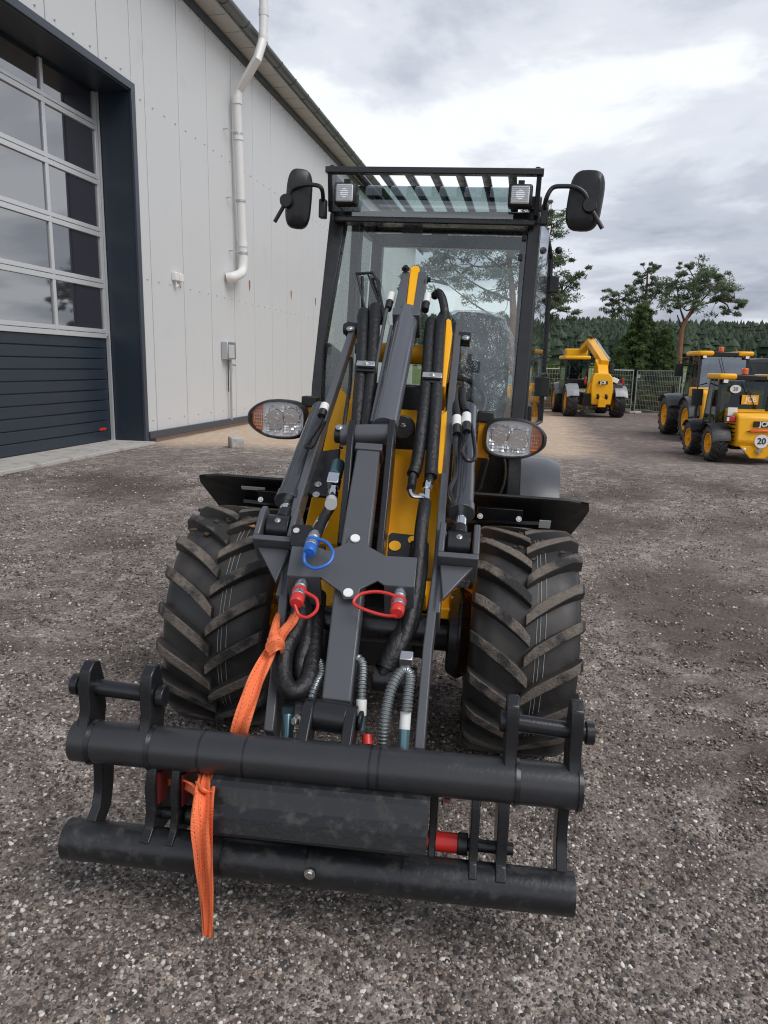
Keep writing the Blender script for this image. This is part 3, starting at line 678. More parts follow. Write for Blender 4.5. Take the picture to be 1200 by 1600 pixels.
grassmass('meadow_grass', 'green meadow grass beyond the fence', 'green_grass', [(rng.uniform(3, 30), rng.uniform(32, 42), -.02) for _ in range(14000)], .35)

# ================================================================== MESH FENCE
FA = gpt(842, 643); FB = gpt(990, 646); FC = gpt(1078, 656)
fp = [Vector((FA.x - 2.9, FA.y + 2.2, 0)), Vector((FA.x, FA.y, 0)), (FA * .48 + FB * .52), FB.copy(), FB + (FC - FB).normalized() * 2.75, FB + (FC - FB).normalized() * 5.5, FB + (FC - FB).normalized() * 8.25]
for q in fp: q.z = 0
flab = ['far end of the temporary mesh fence, behind the loader cab', 'temporary mesh fence panel standing left of the yellow telehandler', 'temporary mesh fence panel right behind the yellow telehandler',
        'temporary mesh fence panel between the telehandler and the pine trunk', 'temporary mesh fence panel in front of the pine trunk', 'temporary mesh fence panel behind the parked yellow loaders']
for i in range(6):
    a, b_ = fp[i], fp[i + 1]; ln_ = (b_ - a).length - .12; d = (b_ - a).normalized(); Hh = 1.66
    fr = Frame(Matrix((( d.x, -d.y, 0, a.x), (d.y, d.x, 0, a.y), (0, 0, 1, 0), (0, 0, 0, 1))))
    root = empty('mesh_fence_panel', fr, flab[i], 'fence', 'temporary mesh fence panels')
    for x in (0.02, ln_ - .02):
        g = G(); g.cyl((x, 0, .06), (x, 0, Hh), .022, n=10); build(g, 'post', 'galv', root, fr)
        g = G(); g.box((x, 0, .05), (.24, .5, .10)); build(g, 'foot', 'concrete', root, fr, bevel=.02)
    for z in (.16, Hh - .02):
        g = G(); g.cyl((.02, 0, z), (ln_ - .02, 0, z), .018, n=8); build(g, 'rail', 'galv', root, fr)
    g = G(); n = int(ln_ / .10)
    for k in range(1, n): g.tube([(.02 + k * (ln_ - .04) / n, 0, .16), (.02 + k * (ln_ - .04) / n, 0, Hh - .02)], .005, 4, cap=False)
    for k in range(1, 8): g.tube([(.02, .006, .16 + k * (Hh - .18) / 8), (ln_ - .02, .006, .16 + k * (Hh - .18) / 8)], .005, 4, cap=False)
    build(g, 'wire_mesh', 'galv', root, fr, kind='stuff')
    if i == 3:
        g = G(); g.box((.16, -.03, Hh - .24), (.2, .01, .13)); build(g, 'tag', 'white_plastic', root, fr)

# ================================================================== HALL
kk = .19; nn = math.hypot(1, kk)
U = Vector((kk, 1, 0)) / nn; Vn = Vector((1, -kk, 0)) / nn; WO = Vector((-4.72, 14.57, 0))
HW = Frame(Matrix(((U.x, Vn.x, 0, WO.x), (U.y, Vn.y, 0, WO.y), (0, 0, 1, 0), (0, 0, 0, 1))))   # x along wall, y outwards, z up
hall = empty('hall', HW, 'tall white panelled hall with dark blue sectional door and overhanging eave', 'building')
ZT, DZ = 9.02, 6.42; J = -0.06; DL = -6.2   # door opening between DL and J
PW = 1.40
# panels right of the door, each a tongue and groove sheet
u = J + .02; pan = None; first = 0.42
edges = [J + .02, .43]
while edges[-1] < 34: edges.append(edges[-1] + PW)
def panel(u0, u1, z0, z1):
    g = G(); g.box(((u0 + u1) / 2, -.06, (z0 + z1) / 2), (u1 - u0 - .022, .12, z1 - z0)); return build(g, 'wall_panel', 'wall_white', hall, HW, bevel=.006)
for a, b_ in zip(edges[:-1], edges[1:]): panel(a, b_, .22, ZT)
# panels over and left of the door
e2 = [J + .02 - PW * 0.75]
while e2[-1] > DL: e2.append(e2[-1] - PW)
ee = [J + .02] + e2
for a, b_ in zip(ee[1:], ee[:-1]): panel(a, b_, DZ + .02, ZT)
for k in range(4): panel(DL - (k + 1) * PW, DL - k * PW, .22, ZT)
g = G(); g.box((17.2, -.16, 4.6), (34.4, .06, 8.8)); g.box((-3.13, -.16, (DZ + ZT) / 2 + .1), (6.1, .06, ZT - DZ - .3)); g.box((-9.2, -.16, 4.6), (5.8, .06, 8.8)); build(g, 'wall_backing', 'navy_trim', hall, HW)
g = G()
for zz, u0 in ((6.35, .25), (3.16, .25), (.45, .25), (8.75, -5)):
    k = 0
    uu = u0
    while uu < 32: g.ball((uu, .004, zz), .022, 6, 4); uu += PW / 3 if zz > 1 else PW / 2
uu = -6
while uu < 0: g.ball((uu, .004, DZ + .22), .022, 6, 4); uu += PW / 3
build(g, 'panel_screws', 'light_grey', hall, HW, kind='stuff')
g = G(); g.box((17, .03, .16), (34, .09, .14)); build(g, 'base_trim', 'navy_trim', hall, HW, bevel=.01)
g = G(); g.box((17.2, -.12, .04), (33.6, .20, .10)); build(g, 'plinth', 'plinth_pink', hall, HW)
# opening reveals and trim
DD = -0.66
g = G(); g.box((J - .025, DD / 2 - .02, DZ / 2), (.05, -DD + .06, DZ)); build(g, 'door_jamb', 'navy', hall, HW)
g = G(); g.box((DL + .025, DD / 2 - .02, DZ / 2), (.05, -DD + .06, DZ)); build(g, 'door_jamb', 'navy', hall, HW)
g = G(); g.box(((J + DL) / 2, DD / 2 - .02, DZ - .025), (J - DL - .11, -DD + .05, .05)); build(g, 'door_lintel', 'navy', hall, HW)
g = G(); g.box((J + .0, .02, DZ / 2 + .05), (.13, .05, DZ + .1)); g.box(((J + DL) / 2 - .07, .02, DZ + .035), (J - DL + .02, .048, .13)); build(g, 'door_trim', 'navy_trim', hall, HW, bevel=.008)
g = G(); g.box(((J + DL) / 2, -.25, .03), (J - DL - .12, 1.0, .06)); build(g, 'threshold', 'concrete', hall, HW, bevel=.01)
# sectional door
door = G(); door.box(((J + DL) / 2, DD - .06, DZ / 2), (J - DL - .1, .04, DZ - .08)); door = build(door, 'sectional_door', 'navy', hall, HW)
zz = .06; hs = [.4] * 5
us0, us1 = DL + .06, J - .16
k = 0; ribz = .07
while ribz < 2.0:
    g = G(); g.box(((us0 + us1) / 2, DD - .02, ribz + .095), (us1 - us0, .035, .182)); build(g, 'door_slat', 'navy', door, HW, bevel=.012); ribz += .195
rows = [2.06, 2.975, 3.897, 4.811, 5.74, 6.35]
cols = [J - .16, -1.74, -3.32, -4.9, DL + .06]
for r0, r1 in zip(rows[:-1], rows[1:]):
    for c1, c0 in zip(cols[:-1], cols[1:]):
        g = G(); g.box(((c0 + c1) / 2, DD - .012, (r0 + r1) / 2 + .02), (c1 - c0 - .11, .012, r1 - r0 - .13)); build(g, 'pane', 'door_glass', door, HW)
    g = G(); g.box(((us0 + us1) / 2, DD + .005, r0 - .005), (us1 - us0, .05, .085)); g.box(((us0 + us1) / 2, DD + .005, r0 + .083), (us1 - us0, .05, .075)); build(g, 'door_rail', 'alu', door, HW, bevel=.006)
for c in cols:
    g = G(); g.box((c, DD + .001, (rows[0] + rows[-1]) / 2), (.085, .05, rows[-1] - rows[0])); build(g, 'door_stile', 'alu', door, HW, bevel=.006)
g = G(); g.box((J - .085, DD + .01, DZ / 2), (.035, .07, DZ - .05)); build(g, 'guide_track', 'alu', door, HW)
g = G(); g.box((J - .42, DD + .002, .30), (.22, .006, .05)); build(g, 'maker_label', 'red_plastic', door, HW)
# eave, soffit, gutter, roof
g = G(); g.box((12, .035, ZT - .12), (50, .05, .16)); build(g, 'eave_trim', 'navy', hall, HW)
g = G(); g.box((12, .19, ZT + .02), (50, .56, .06)); build(g, 'soffit', 'soffit', hall, HW)
g = G()
for k in range(60): g.box((-12 + k * .85, .22, ZT - .018), (.02, .48, .012))
build(g, 'soffit_battens', 'light_grey', hall, HW, kind='stuff')
g = G(); pr = [(.13 * math.cos(R(180 + a)), .13 * math.sin(R(180 + a))) for a in range(0, 181, 15)]
inn = [(.115 * math.cos(R(180 + a)), .115 * math.sin(R(180 + a))) for a in range(180, -1, -15)]
g.prism([(-13, .56 + p[0], ZT + .17 + p[1]) for p in pr + inn], (50, 0, 0)); gut = build(g, 'gutter', 'gutter_zinc', hall, HW)
for k in range(42):
    g = G(); g.tube([(-12 + k * 1.15, .56 + .138 * math.cos(R(180 + a)), ZT + .17 + .138 * math.sin(R(180 + a))) for a in range(0, 181, 20)], .014, 5); build(g, 'gutter_bracket', 'gutter_zinc', gut, HW)
g = G(); ridge = -14.0
prof = []
nxr = 260
rows_ = []
for i in range(nxr):
    uu = -13 + 50 * i / (nxr - 1); h = .045 * (0.5 + 0.5 * math.cos(i * 2.4))
    rows_.append([(uu, .52, ZT + .26 + h), (uu, ridge, ZT + .26 + h + (0.52 - ridge) * .30)])
g.sheet(rows_, .03, (0, 0, -1)); build(g, 'roof', 'roof_tile', hall, HW)
# gable end wall at far end keeps the hall closed
g = G(); g.box((34.2, -7.2, 4.6), (.12, 14.0, 8.8)); build(g, 'end_wall', 'wall_white', hall, HW)
g = G(); g.box((-12.0, -7.2, 4.6), (.12, 14.0, 8.8)); build(g, 'end_wall', 'wall_white', hall, HW)
# white vent pipe
def hp(px, py, v):
    return HW.Y(px, py, v)
pp_ = [hp(355, 434, .05), hp(366, 432, .2), hp(378, 425, .2), hp(380, 405, .2), hp(370, 158, .2), hp(374, 140, .24), hp(402, 92, .80), hp(411, 62, .84), hp(412, 20, .84)]
pp_.append(pp_[-1] + Vector((0, 0, 1.6)))
vent = empty('vent_pipe', Frame(Matrix.Translation(HW.M @ Vector((4.7, .2, 3.8)))), 'white plastic vent pipe climbing the hall wall and bending round the gutter', 'pipe')
seq = spline([pp_[0], pp_[1], pp_[2], pp_[3]], 6)
g = G(); g.tube(seq, .115, 16); build(g, 'elbow', 'white_plastic', vent, HW)
g = G(); g.tube([pp_[3], pp_[4]], .102, 16); build(g, 'pipe_run', 'white_plastic', vent, HW)
g = G(); g.tube([pp_[4], pp_[5], pp_[6], pp_[7]], .107, 16); build(g, 'pipe_offset', 'white_plastic', vent, HW)
g = G(); g.tube([pp_[7], pp_[8], pp_[9]], .102, 16); build(g, 'pipe_top', 'white_plastic', vent, HW)
for q, s_ in ((pp_[3], .12), (pp_[3] + (pp_[4] - pp_[3]) * .1, .116), (pp_[4], .12), (pp_[3] + (pp_[4] - pp_[3]) * .78, .116), (pp_[7], .12), (pp_[8], .116)):
    g = G(); g.cyl(q + Vector((0, 0, -.07)), q + Vector((0, 0, .07)), s_, n=16); build(g, 'socket', 'white_plastic', vent, HW)
for f_ in (.04, .38, .80):
    q = pp_[3] + (pp_[4] - pp_[3]) * f_
    g = G(); g.cyl(q + Vector((0, 0, -.025)), q + Vector((0, 0, .025)), .12, n=16); g.tube([q + Vector((-.1, -.02, 0)), q + Vector((-.42, -.10, 0)), q + Vector((-.42, -.20, 0))], .014, 6); build(g, 'bracket', 'zinc', vent, HW)
# meter box with pipe, small socket, rust streaks
bx = hp(358, 548, .1)
mb = empty('meter_box', Frame(Matrix.Translation(HW.M @ Vector((bx.x, 0, .2)))), 'grey wall box with thin pipe running down to the ground', 'utility box')
g = G(); g.box((bx.x, .09, bx.z), (.52, .17, .42)); build(g, 'box', 'zinc', mb, HW, bevel=.015)
g = G(); g.box((bx.x - .05, .185, bx.z - .02), (.34, .02, .32)); build(g, 'cover', 'light_grey', mb, HW, bevel=.008)
g = G(); g.tube([(bx.x + .1, .09, bx.z - .2), (bx.x + .1, .09, .2)], .028, 8); build(g, 'pipe', 'galv', mb, HW)
g = G(); g.tube([(bx.x + .1, .09, bx.z - .2), (bx.x + .14, .09, bx.z - .33), (bx.x + .42, .09, bx.z - .35)], .025, 8); build(g, 'pipe_branch', 'galv', mb, HW)
g = G(); g.tube([(bx.x + .02, .06, bx.z - .2), (bx.x + .02, .06, .9)], .012, 6); build(g, 'cable', 'black_plastic', mb, HW)
sx = hp(278, 433, .05)
so = empty('wall_socket', Frame(Matrix.Translation(HW.M @ Vector((sx.x, 0, sx.z - .1)))), 'small white double outlet on the hall wall beside the door', 'outlet')
for d_ in (-.1, .1):
    g = G(); g.box((sx.x + d_, .05, sx.z), (.17, .1, .17)); build(g, 'cover', 'white_plastic', so, HW, bevel=.015)
g = G(); g.tube([(sx.x - .1, .05, sx.z - .08), (sx.x - .1, .06, sx.z - .2), (sx.x - .02, .06, sx.z - .16)], .02, 6); build(g, 'cable', 'white_plastic', so, HW)
g = G()
for (px, py) in ((390, 445), (455, 460), (493, 471)):
    q = hp(px, py, .004); g.prism([(q.x - .05, .003, q.z + .1), (q.x + .05, .003, q.z + .12), (q.x + .04, .003, q.z - .06), (q.x, .003, q.z - .16), (q.x - .04, .003, q.z - .05)], (0, .004, 0))
build(g, 'rust_stains', 'rust', hall, HW, kind='stuff')
# blocks at the wall base
q = gpt(367, 700)
g = G(); g.box((q.x, q.y + .1, .1), (.25, .35, .22), Matrix.Rotation(.4, 3, 'Z')); build(g, 'concrete_block', 'concrete', None, WORLD, bevel=.03, label='small concrete block lying under the pipe at the hall wall', cat='block')
# ================================================================== WHEELS
def wheel(parent, fr, c, r, w, lugs, rim_mat, side=1, lug_h=None, name='wheel', rim_r=None, lug_mat='lug_rubber', detail=True, lug_w=None, flip=1):
    """tyre part with rim and tread below it; axle along local X, V of the tread points down at -Y"""
    c = Vector(c); h = lug_h or r * .07; ri = rim_r or r * .52; ro = r - h
    hw = w / 2
    prof = [(ri, -hw * .74), (ri + .2 * (ro - ri), -hw * .93), (ri + .5 * (ro - ri), -hw * 1.0), (ri + .78 * (ro - ri), -hw * .97), (ro - .018, -hw * .86), (ro - .004, -hw * .55), (ro, 0)]
    prof = prof + [(a, -b) for a, b in prof[-2::-1]]
    g = G(); g.lathe(prof, c, (1, 0, 0), 56, close=False)
    ty = build(g, name, 'rubber', parent, fr, sharp=50)
    def rad(x):
        a = abs(x) / hw
        return ro - .004 if a < .55 else ro - .004 - (ro * .02) * ((a - .55) / .45) ** 2 * 2.2
    g = G(); lw = lug_w or 2 * math.pi * r / lugs * .33
    for s in (-1, 1):
        for i in range(lugs):
            th = 2 * math.pi * (i + (.5 if s > 0 else 0)) / lugs
            vs = []; ts = (0, .18, .4, .62, .82, .95, 1.0)
            for t in ts:
                x = s * (-.05 * hw + t * hw * 1.06); ph = th + flip * (.34 * (t ** .82)) * (w / .42) * (.479 / r)
                rb = rad(x) - .012; rt = r if t < .8 else r - h * .75 * ((t - .8) / .2) ** 1.3 * 1.0
                wd = lw * (1.0 if t > .1 else .8) * (1 - .15 * t)
                for rr, k in ((rb, -1.25), (rt, -1), (rt, 1), (rb, 1.25)):
                    p = ph + k * wd / 2 / r
                    vs.append(c + Vector((x, -rr * math.cos(p), rr * math.sin(p))))
            n = len(ts); fs = [(0, 1, 2, 3), tuple(4 * (n - 1) + q for q in (3, 2, 1, 0))]
            for a in range(n - 1):
                for b_ in range(4): fs.append((4 * a + b_, 4 * a + 4 + b_, 4 * a + 4 + (b_ + 1) % 4, 4 * a + (b_ + 1) % 4))
            g.add(vs, fs)
    tr_ = build(g, 'tread', lug_mat, ty, fr, bevel=.0045 if detail else 0, seg=2, sharp=40)
    tr_.data.materials.append(MAT['rubber']); nf = 2 + 6 * 4
    for i_, pl in enumerate(tr_.data.polygons): pl.material_index = 0 if (i_ % nf) >= 2 and ((i_ % nf) - 2) % 4 == 1 and ((i_ % nf) - 2) // 4 < 5 else 1
    g = G()
    for s in (-1, 1):
        o = c + Vector((s * hw * .74, 0, 0)); ax = (s, 0, 0)
        g.lathe([(ri * 1.05, .0), (ri * 1.05, .02), (ri * .97, .02), (ri * .9, -.03), (ri * .55, -.05), (ri * .5, -.02), (ri * .2, -.02)], o, ax, 32, close=False)
        g.lathe([(ri * .2, -.05), (ri * .2, .02), (ri * .14, .03)], o, ax, 16)
        for k in range(8):
            a = k * math.pi / 4; g.cyl(o + Vector((s * -.03, ri * .38 * math.cos(a), ri * .38 * math.sin(a))), o + Vector((s * .005, ri * .38 * math.cos(a), ri * .38 * math.sin(a))), ri * .045, n=6)
    build(g, 'rim', rim_mat, ty, fr)
    return ty

# ================================================================== MAIN WHEEL LOADER
ld = empty('wheel_loader', FF, 'black and yellow wheel loader facing forward with hydraulic arm and empty black fork carriage', 'wheel loader')
RW, TT, TW = .479, .608, .42
for s in (-1, 1):
    ty = wheel(ld, FF, (s * TT, 0, RW), RW, TW, 19, 'yellow', s)
    g = G()
    for x in (.035, .048, .068):
        pts = [(s * TT + x, -(RW - .0325) * math.cos(a), RW + (RW - .0325) * math.sin(a)) for a in [R(-75 + 2.5 * k) for k in range(0, 70)]]
        g.tube(pts, .0009, 4)
    build(g, 'paint_lines', 'light_grey', ty, FF, kind='stuff')
    rt_ = random.Random(9 + s); g = G()
    for k in range(46 if s < 0 else 26):
        a_ = R(rt_.gauss(86, 13)); x_ = s * TT + rt_.gauss(-.01, .09); rr_ = RW - .034 + rt_.uniform(0, .012); q = Vector((x_, -rr_ * math.cos(a_), RW + rr_ * math.sin(a_))); z_ = rt_.uniform(.004, .013)
        b0 = len(g.v); g.ball(q, z_, 7, 5, (1.4, 1.2, .7)); g.v[b0:] = [v + Vector((rt_.uniform(-1, 1), rt_.uniform(-1, 1), rt_.uniform(-1, 1))) * z_ * .3 for v in g.v[b0:]]
    build(g, 'soil_crumbs', 'soil', ty, FF, kind='stuff')
    if s < 0:
        for (px, py, an, sz) in ((322, 846, .6, .026), (352, 838, -.4, .016), (392, 822, .2, .020)):
            q = FF.Y(px, py, -.20); n_ = Vector((0, -.5, .86))
            b = G(); pts = [q + Vector((math.cos(t_) * sz, math.sin(t_) * sz * .45, .25 * sz * math.sin(t_ * 2))) for t_ in [k * .785 + an for k in range(8)]]; b.prism(pts, (0, -.001, .002)); build(b, 'dead_leaf', 'dead_leaf', ty, FF)
for s in (-1, 1): wheel(ld, CB, (s * TT, 1.95, RW - .0), RW, TW, 19, 'yellow', s, detail=False)
AP0 = Vector((0, .4, 1.79)); AN = Vector((0, -.651, .759)).normalized(); AD = Vector((0, -.759, -.651)); XD = Vector((1, 0, 0))
def A(px, py, d=0.0): return FF.P(px, py, AP0 + AN * d, AN)
CN = Vector((0, -.991, .132)).normalized(); CP0 = Vector((0, .85, 1.825))
def K(px, py, d=0.0): return CB.P(px, py, CP0 + CN * d, CN)
def part(g, name, m, **k):
    fr = k.pop('fr', FF); return build(g, name, m, k.pop('parent', ld), fr, **k)

# front axle, chassis
g = G(); g.cyl((-.42, 0, RW), (.42, 0, RW), .085, n=20); g.box((0, 0, RW), (.34, .3, .26)); g.lathe([(.17, -.05), (.2, 0), (.17, .05)], (-.36, 0, RW), (1, 0, 0), 24); g.lathe([(.17, -.05), (.2, 0), (.17, .05)], (.36, 0, RW), (1, 0, 0), 24)
part(g, 'front_axle', 'black_paint', bevel=.01)
# yellow front frame: side cheeks, sloping front plate, axle saddle
for s in (-1, 1):
    g = G(); g.prism([(s * .19, .55, .45), (s * .19, .62, 1.50), (s * .19, .45, 1.62), (s * .19, .36, 1.50), (s * .19, .16, 1.20), (s * .19, -.12, .95), (s * .19, -.20, .70), (s * .19, -.1, .60)], (s * .025, 0, 0)); part(g, 'frame_cheek', 'yellow', bevel=.005)
q0, q1, q2, q3 = A(604, 700, -.16), A(692, 705, -.16), A(684, 905, -.16), A(585, 900, -.16)
g = G(); g.prism([q0, q1, q2, q3], -AN * .02); part(g, 'front_plate', 'yellow', bevel=.004)
q0, q1, q2, q3 = A(500, 620, -.22), A(560, 640, -.22), A(535, 990, -.22), A(470, 850, -.22)
g = G(); g.prism([A(528, 600, -.22), A(562, 640, -.22), A(540, 850, -.22), A(470, 850, -.22)], -AN * .02); part(g, 'front_plate', 'yellow', bevel=.004)
g = G(); g.prism([A(500, 905, -.16), A(530, 905, -.16), A(523, 935, -.16), A(508, 952, -.16), A(504, 930, -.16)], -AN * .03); part(g, 'frame_rib', 'yellow', bevel=.004)
g = G(); g.cyl((-.2, .42, 1.66), (.22, .42, 1.66), .045, n=24); part(g, 'cross_tube', 'yellow')
g = G(); g.prism([A(586, 868, -.1), A(600, 868, -.1), A(616, 700, -.1), A(606, 700, -.1)], -AN * .10); part(g, 'frame_rib', 'yellow_shaded', bevel=.004)
# lower yellow saddle with bolts
s0 = FF.Y(678, 945, -.08); s1 = FF.Y(730, 945, -.08)
sad = G(); sad.box(((s0.x + s1.x) / 2 + .02, .06, s0.z - .03), (.22, .32, .05)); sad = part(sad, 'axle_saddle', 'yellow', bevel=.008)
g = G()
for px in (708, 725):
    q = FF.Y(px, 948, -.04); 
    b = G(); b.cyl(q + Vector((0, 0, -.05)), q + Vector((0, 0, .05)), .012, n=12); b.lathe([(.021, 0), (.021, .02)], q + Vector((0, 0, .0)), (0, 0, 1), 6); b.lathe([(.024, 0), (.024, .012)], q + Vector((0, 0, -.03)), (0, 0, 1), 6); part(b, 'bolt', 'steel', parent=sad)
q = FF.Y(712, 1000, -.05); g = G(); g.box(q + Vector((0, .06, 0)), (.16, .12, .09)); hb = part(g, 'hose_block', 'black_paint', bevel=.01)
g = G(); g.box(q + Vector((0, -.003, 0)), (.085, .004, .055)); part(g, 'data_plate', 'light_grey', parent=hb)
g = G(); g.box((0, .3, .42), (.5, .5, .2)); g.box((0, .75, .55), (.36, .7, .4)); part(g, 'belly_frame', 'black_paint', bevel=.01)

# arm side plates
def armplate(pxs, depth, sgn):
    pts = [A(*p) for p in pxs]
    g = G(); g.rib(pts, XD, .030, -AN, depth); return g
rp = [(717, 506), (703, 640), (690, 800), (684, 880), (668, 1010), (655, 1170)]
lp = [(553, 506), (507, 645), (463, 785), (451, 850), (440, 960), (419, 1142)]
dep = [.06, .06, .09, .2, .16, .12]
armR = part(armplate(rp, dep, 1), 'arm_plate', 'grey_paint', bevel=.004)
armL = part(armplate(lp, dep, -1), 'arm_plate', 'grey_paint', bevel=.004)
g = G(); g.cyl(A(440, 965, -.10), A(668, 985, -.10), .055, n=20); part(g, 'arm_cross_tube', 'black_paint')
g = G(); g.cyl(A(585, 1060, -.08), A(650, 1065, -.08), .045, n=20); g.cyl(A(440, 1060, -.1), A(500, 1060, -.1), .045, n=20); part(g, 'arm_cross_tube', 'black_paint')
# arm pivot pins and caps
for (a, b_, bx_) in (((541, 514), (560, 516), (547, 514)), ((716, 529), (735, 531), (728, 528))):
    g = G(); g.cyl(A(*a, -.03), A(*b_, -.03), .033, n=20); g.cyl(A(*a, -.03) - XD * .012, A(*a, -.03) + XD * .002, .026, n=20); pv = part(g, 'pivot_pin', 'black_paint', bevel=.003)
    g = G(); g.bolt(A(*bx_, .008), (0, -.6, .8), .011); part(g, 'bolt', 'steel', parent=pv)

# lift cylinders and their brackets
def lift(bar_top, bar_bot, eye, wx, d, br):
    t, b_, e = A(*bar_top, d - .12), A(*bar_bot, d - .03), A(*eye, d)
    ax = (b_ - t).normalized()
    g = G(); g.tube([t, b_], wx, 28); g.tube([b_ - ax * .03, b_ + ax * .012], wx * 1.12, 28)
    cy = part(g, 'lift_cylinder', 'cylinder_dark', bevel=.003)
    g = G(); g.tube([b_, e], wx * .50, 20); part(g, 'piston_rod', 'chrome', parent=cy)
    g = G(); g.cyl(e - XD * br * .48, e + XD * br * .48, .050, n=28); g.tube([e - ax * .05, e - ax * .09], wx * .62, 20); part(g, 'rod_eye', 'black_paint', parent=cy, bevel=.003)
    g = G(); g.bolt(e + AN * .048, (0, -.6, .8), .007); part(g, 'grease_nipple', 'steel', parent=cy)
    return e
eR = lift((729, 640), (721, 800), (717, 852), .045, .0, .085)
eL = lift((503, 640), (450, 782), (437, 826), .045, .0, .085)
for e, s, arm in ((eR, 1, armR), (eL, -1, armL)):
    # cast bracket: two cheeks, floor and gusset
    for k in (-1, 1):
        g = G(); x = e.x + k * .060
        pts = [Vector((x, e.y, e.z)) + AD * a + AN * n_ for a, n_ in ((-.065, -.08), (-.065, .045), (-.03, .062), (.075, .062), (.09, -.10), (.03, -.12))]
        g.prism([p - XD * .011 for p in pts], XD * .022); part(g, 'cylinder_bracket_cheek', 'grey_paint', bevel=.005)
    g = G(); g.box(e + AD * .088, (.14, .022, .13), Matrix((XD, AD, AN)).transposed()); part(g, 'cylinder_bracket_floor', 'grey_paint', bevel=.004)
    x0 = e.x - s * .06
    g = G(); g.prism([Vector((x0, e.y, e.z)) + AD * .10 + AN * .02, Vector((x0 + s * .115, e.y, e.z)) + AD * .10 + AN * .02, Vector((x0 + s * .02, e.y, e.z)) + AD * .24 + AN * .02], -AN * .02); part(g, 'bracket_gusset', 'grey_paint', bevel=.004)
    g = G(); g.rib([Vector((x0, e.y, e.z)) + AD * -.06, Vector((x0, e.y, e.z)) + AD * .28], XD, .03, -AN, .14); part(g, 'bracket_web', 'grey_paint', bevel=.004)

# tilt cylinder, yoke, yellow tower plates
t, b_ = A(638, 490, .05), A(601, 668, .10); ax = (b_ - t).normalized()
g = G(); g.tube([t, b_], .051, 32); tc_ = part(g, 'tilt_cylinder', 'cylinder_grey', bevel=.003)
g = G(); g.tube([A(612, 510, .06), A(581, 660, .10)], .0085, 10); part(g, 'cylinder_pipe', 'grey_paint', parent=tc_)
g = G(); g.prism([A(614, 480, .10), A(657, 481, .10), A(656, 492, .10), A(613, 491, .10)], -AN * .13); yk = part(g, 'cylinder_yoke', 'grey_paint', bevel=.004)
for a in (((629, 424), (640, 424), (633, 484), (615, 484)), ((654, 424), (667, 424), (657, 484), (645, 484))):
    g = G(); g.prism([A(*q, .06) for q in a], -AN * .09); part(g, 'yoke_prong', 'grey_paint', parent=yk, bevel=.004)
g = G(); g.prism([A(*q, .055) for q in ((641, 419), (645, 415), (654, 415), (656, 420), (647, 482), (634, 482))], -AN * .12); part(g, 'tower_plate', 'yellow', bevel=.004)
g = G(); g.prism([A(*q, .03) for q in ((697, 500), (700, 497), (705, 500), (707, 520), (699, 580), (696, 604), (690, 604), (692, 570))], -AN * .14); part(g, 'tower_plate', 'yellow', bevel=.004)
g = G(); g.prism([A(*q, .0) for q in ((672, 660), (700, 640), (698, 740), (684, 740))], -AN * .12); part(g, 'tower_plate', 'yellow', bevel=.004)
g = G(); g.prism([A(*q, -.02) for q in ((574, 490), (579, 486), (577, 545), (572, 540))], -AN * .1); part(g, 'tower_plate', 'yellow', bevel=.004)
for q, s in (((634, 421), -1), ((667, 437), 1)):
    g = G(); g.bolt(A(*q, .065), AN if s < 0 else XD, .013, .016); part(g, 'bolt', 'black_paint')
# steel cross bar of the frame behind the cylinder
g = G(); g.prism([A(585, 598, -.12), A(700, 606, -.12), A(700, 622, -.12), A(585, 612, -.12)], -AN * .06); part(g, 'cross_bar', 'grey_paint', bevel=.004)
g = G(); g.box((0, .32, 1.25), (.34, .25, .55)); part(g, 'tower_core', 'black_paint', bevel=.01)
g = G(); g.prism([A(625, 620, -.15), A(668, 620, -.15), A(650, 660, -.15), A(625, 672, -.15)], -AN * .05); part(g, 'tower_plate', 'yellow', bevel=.004)
g = G(); g.cyl(A(630, 668, -.08), A(630, 668, -.04), .05, n=28); sw = part(g, 'swivel', 'black_plastic', bevel=.006); g = G(); g.bolt(A(630, 664, -.036), AN, .009); part(g, 'bolt', 'steel', parent=sw)

# tilt lever: pin tube, link plates, central beam
g = G(); g.cyl(A(532, 680, .10), A(618, 678, .10), .040, n=28); pin = part(g, 'lever_pin', 'grey_paint', bevel=.004)
g = G(); g.cyl(A(524, 679, .10), A(536, 680, .10), .032, n=24); part(g, 'pin_cap', 'black_paint', parent=pin, bevel=.004)
g = G(); g.bolt(A(530, 668, .14), AN, .009); part(g, 'bolt', 'steel', parent=pin)
g = G(); g.rib([A(551, 655, .15), A(547, 685, .15), A(541, 760, .10), A(532, 850, .04)], XD, .026, -AN, [.10, .14, .15, .14]); part(g, 'link_plate', 'black_paint', bevel=.005)
g = G(); g.rib([A(613, 655, .15), A(610, 685, .15), A(603, 760, .10), A(592, 868, .04)], XD, .026, -AN, [.10, .14, .15, .14]); part(g, 'link_plate', 'black_paint', bevel=.005)
bp_ = [A(576, 698, .125), A(556, 842, .09), A(544, 927, .08), A(525, 1094, .06)]
g = G(); g.rib(bp_, XD, [.088, .098, .096, .088], -AN, .075); beam = part(g, 'tilt_lever', 'grey_paint', bevel=.006)
g = G(); g.rib([A(577, 692, .13), A(575, 702, .13)], XD, .102, -AN, .08); part(g, 'weld_collar', 'grey_paint', parent=beam, bevel=.003)
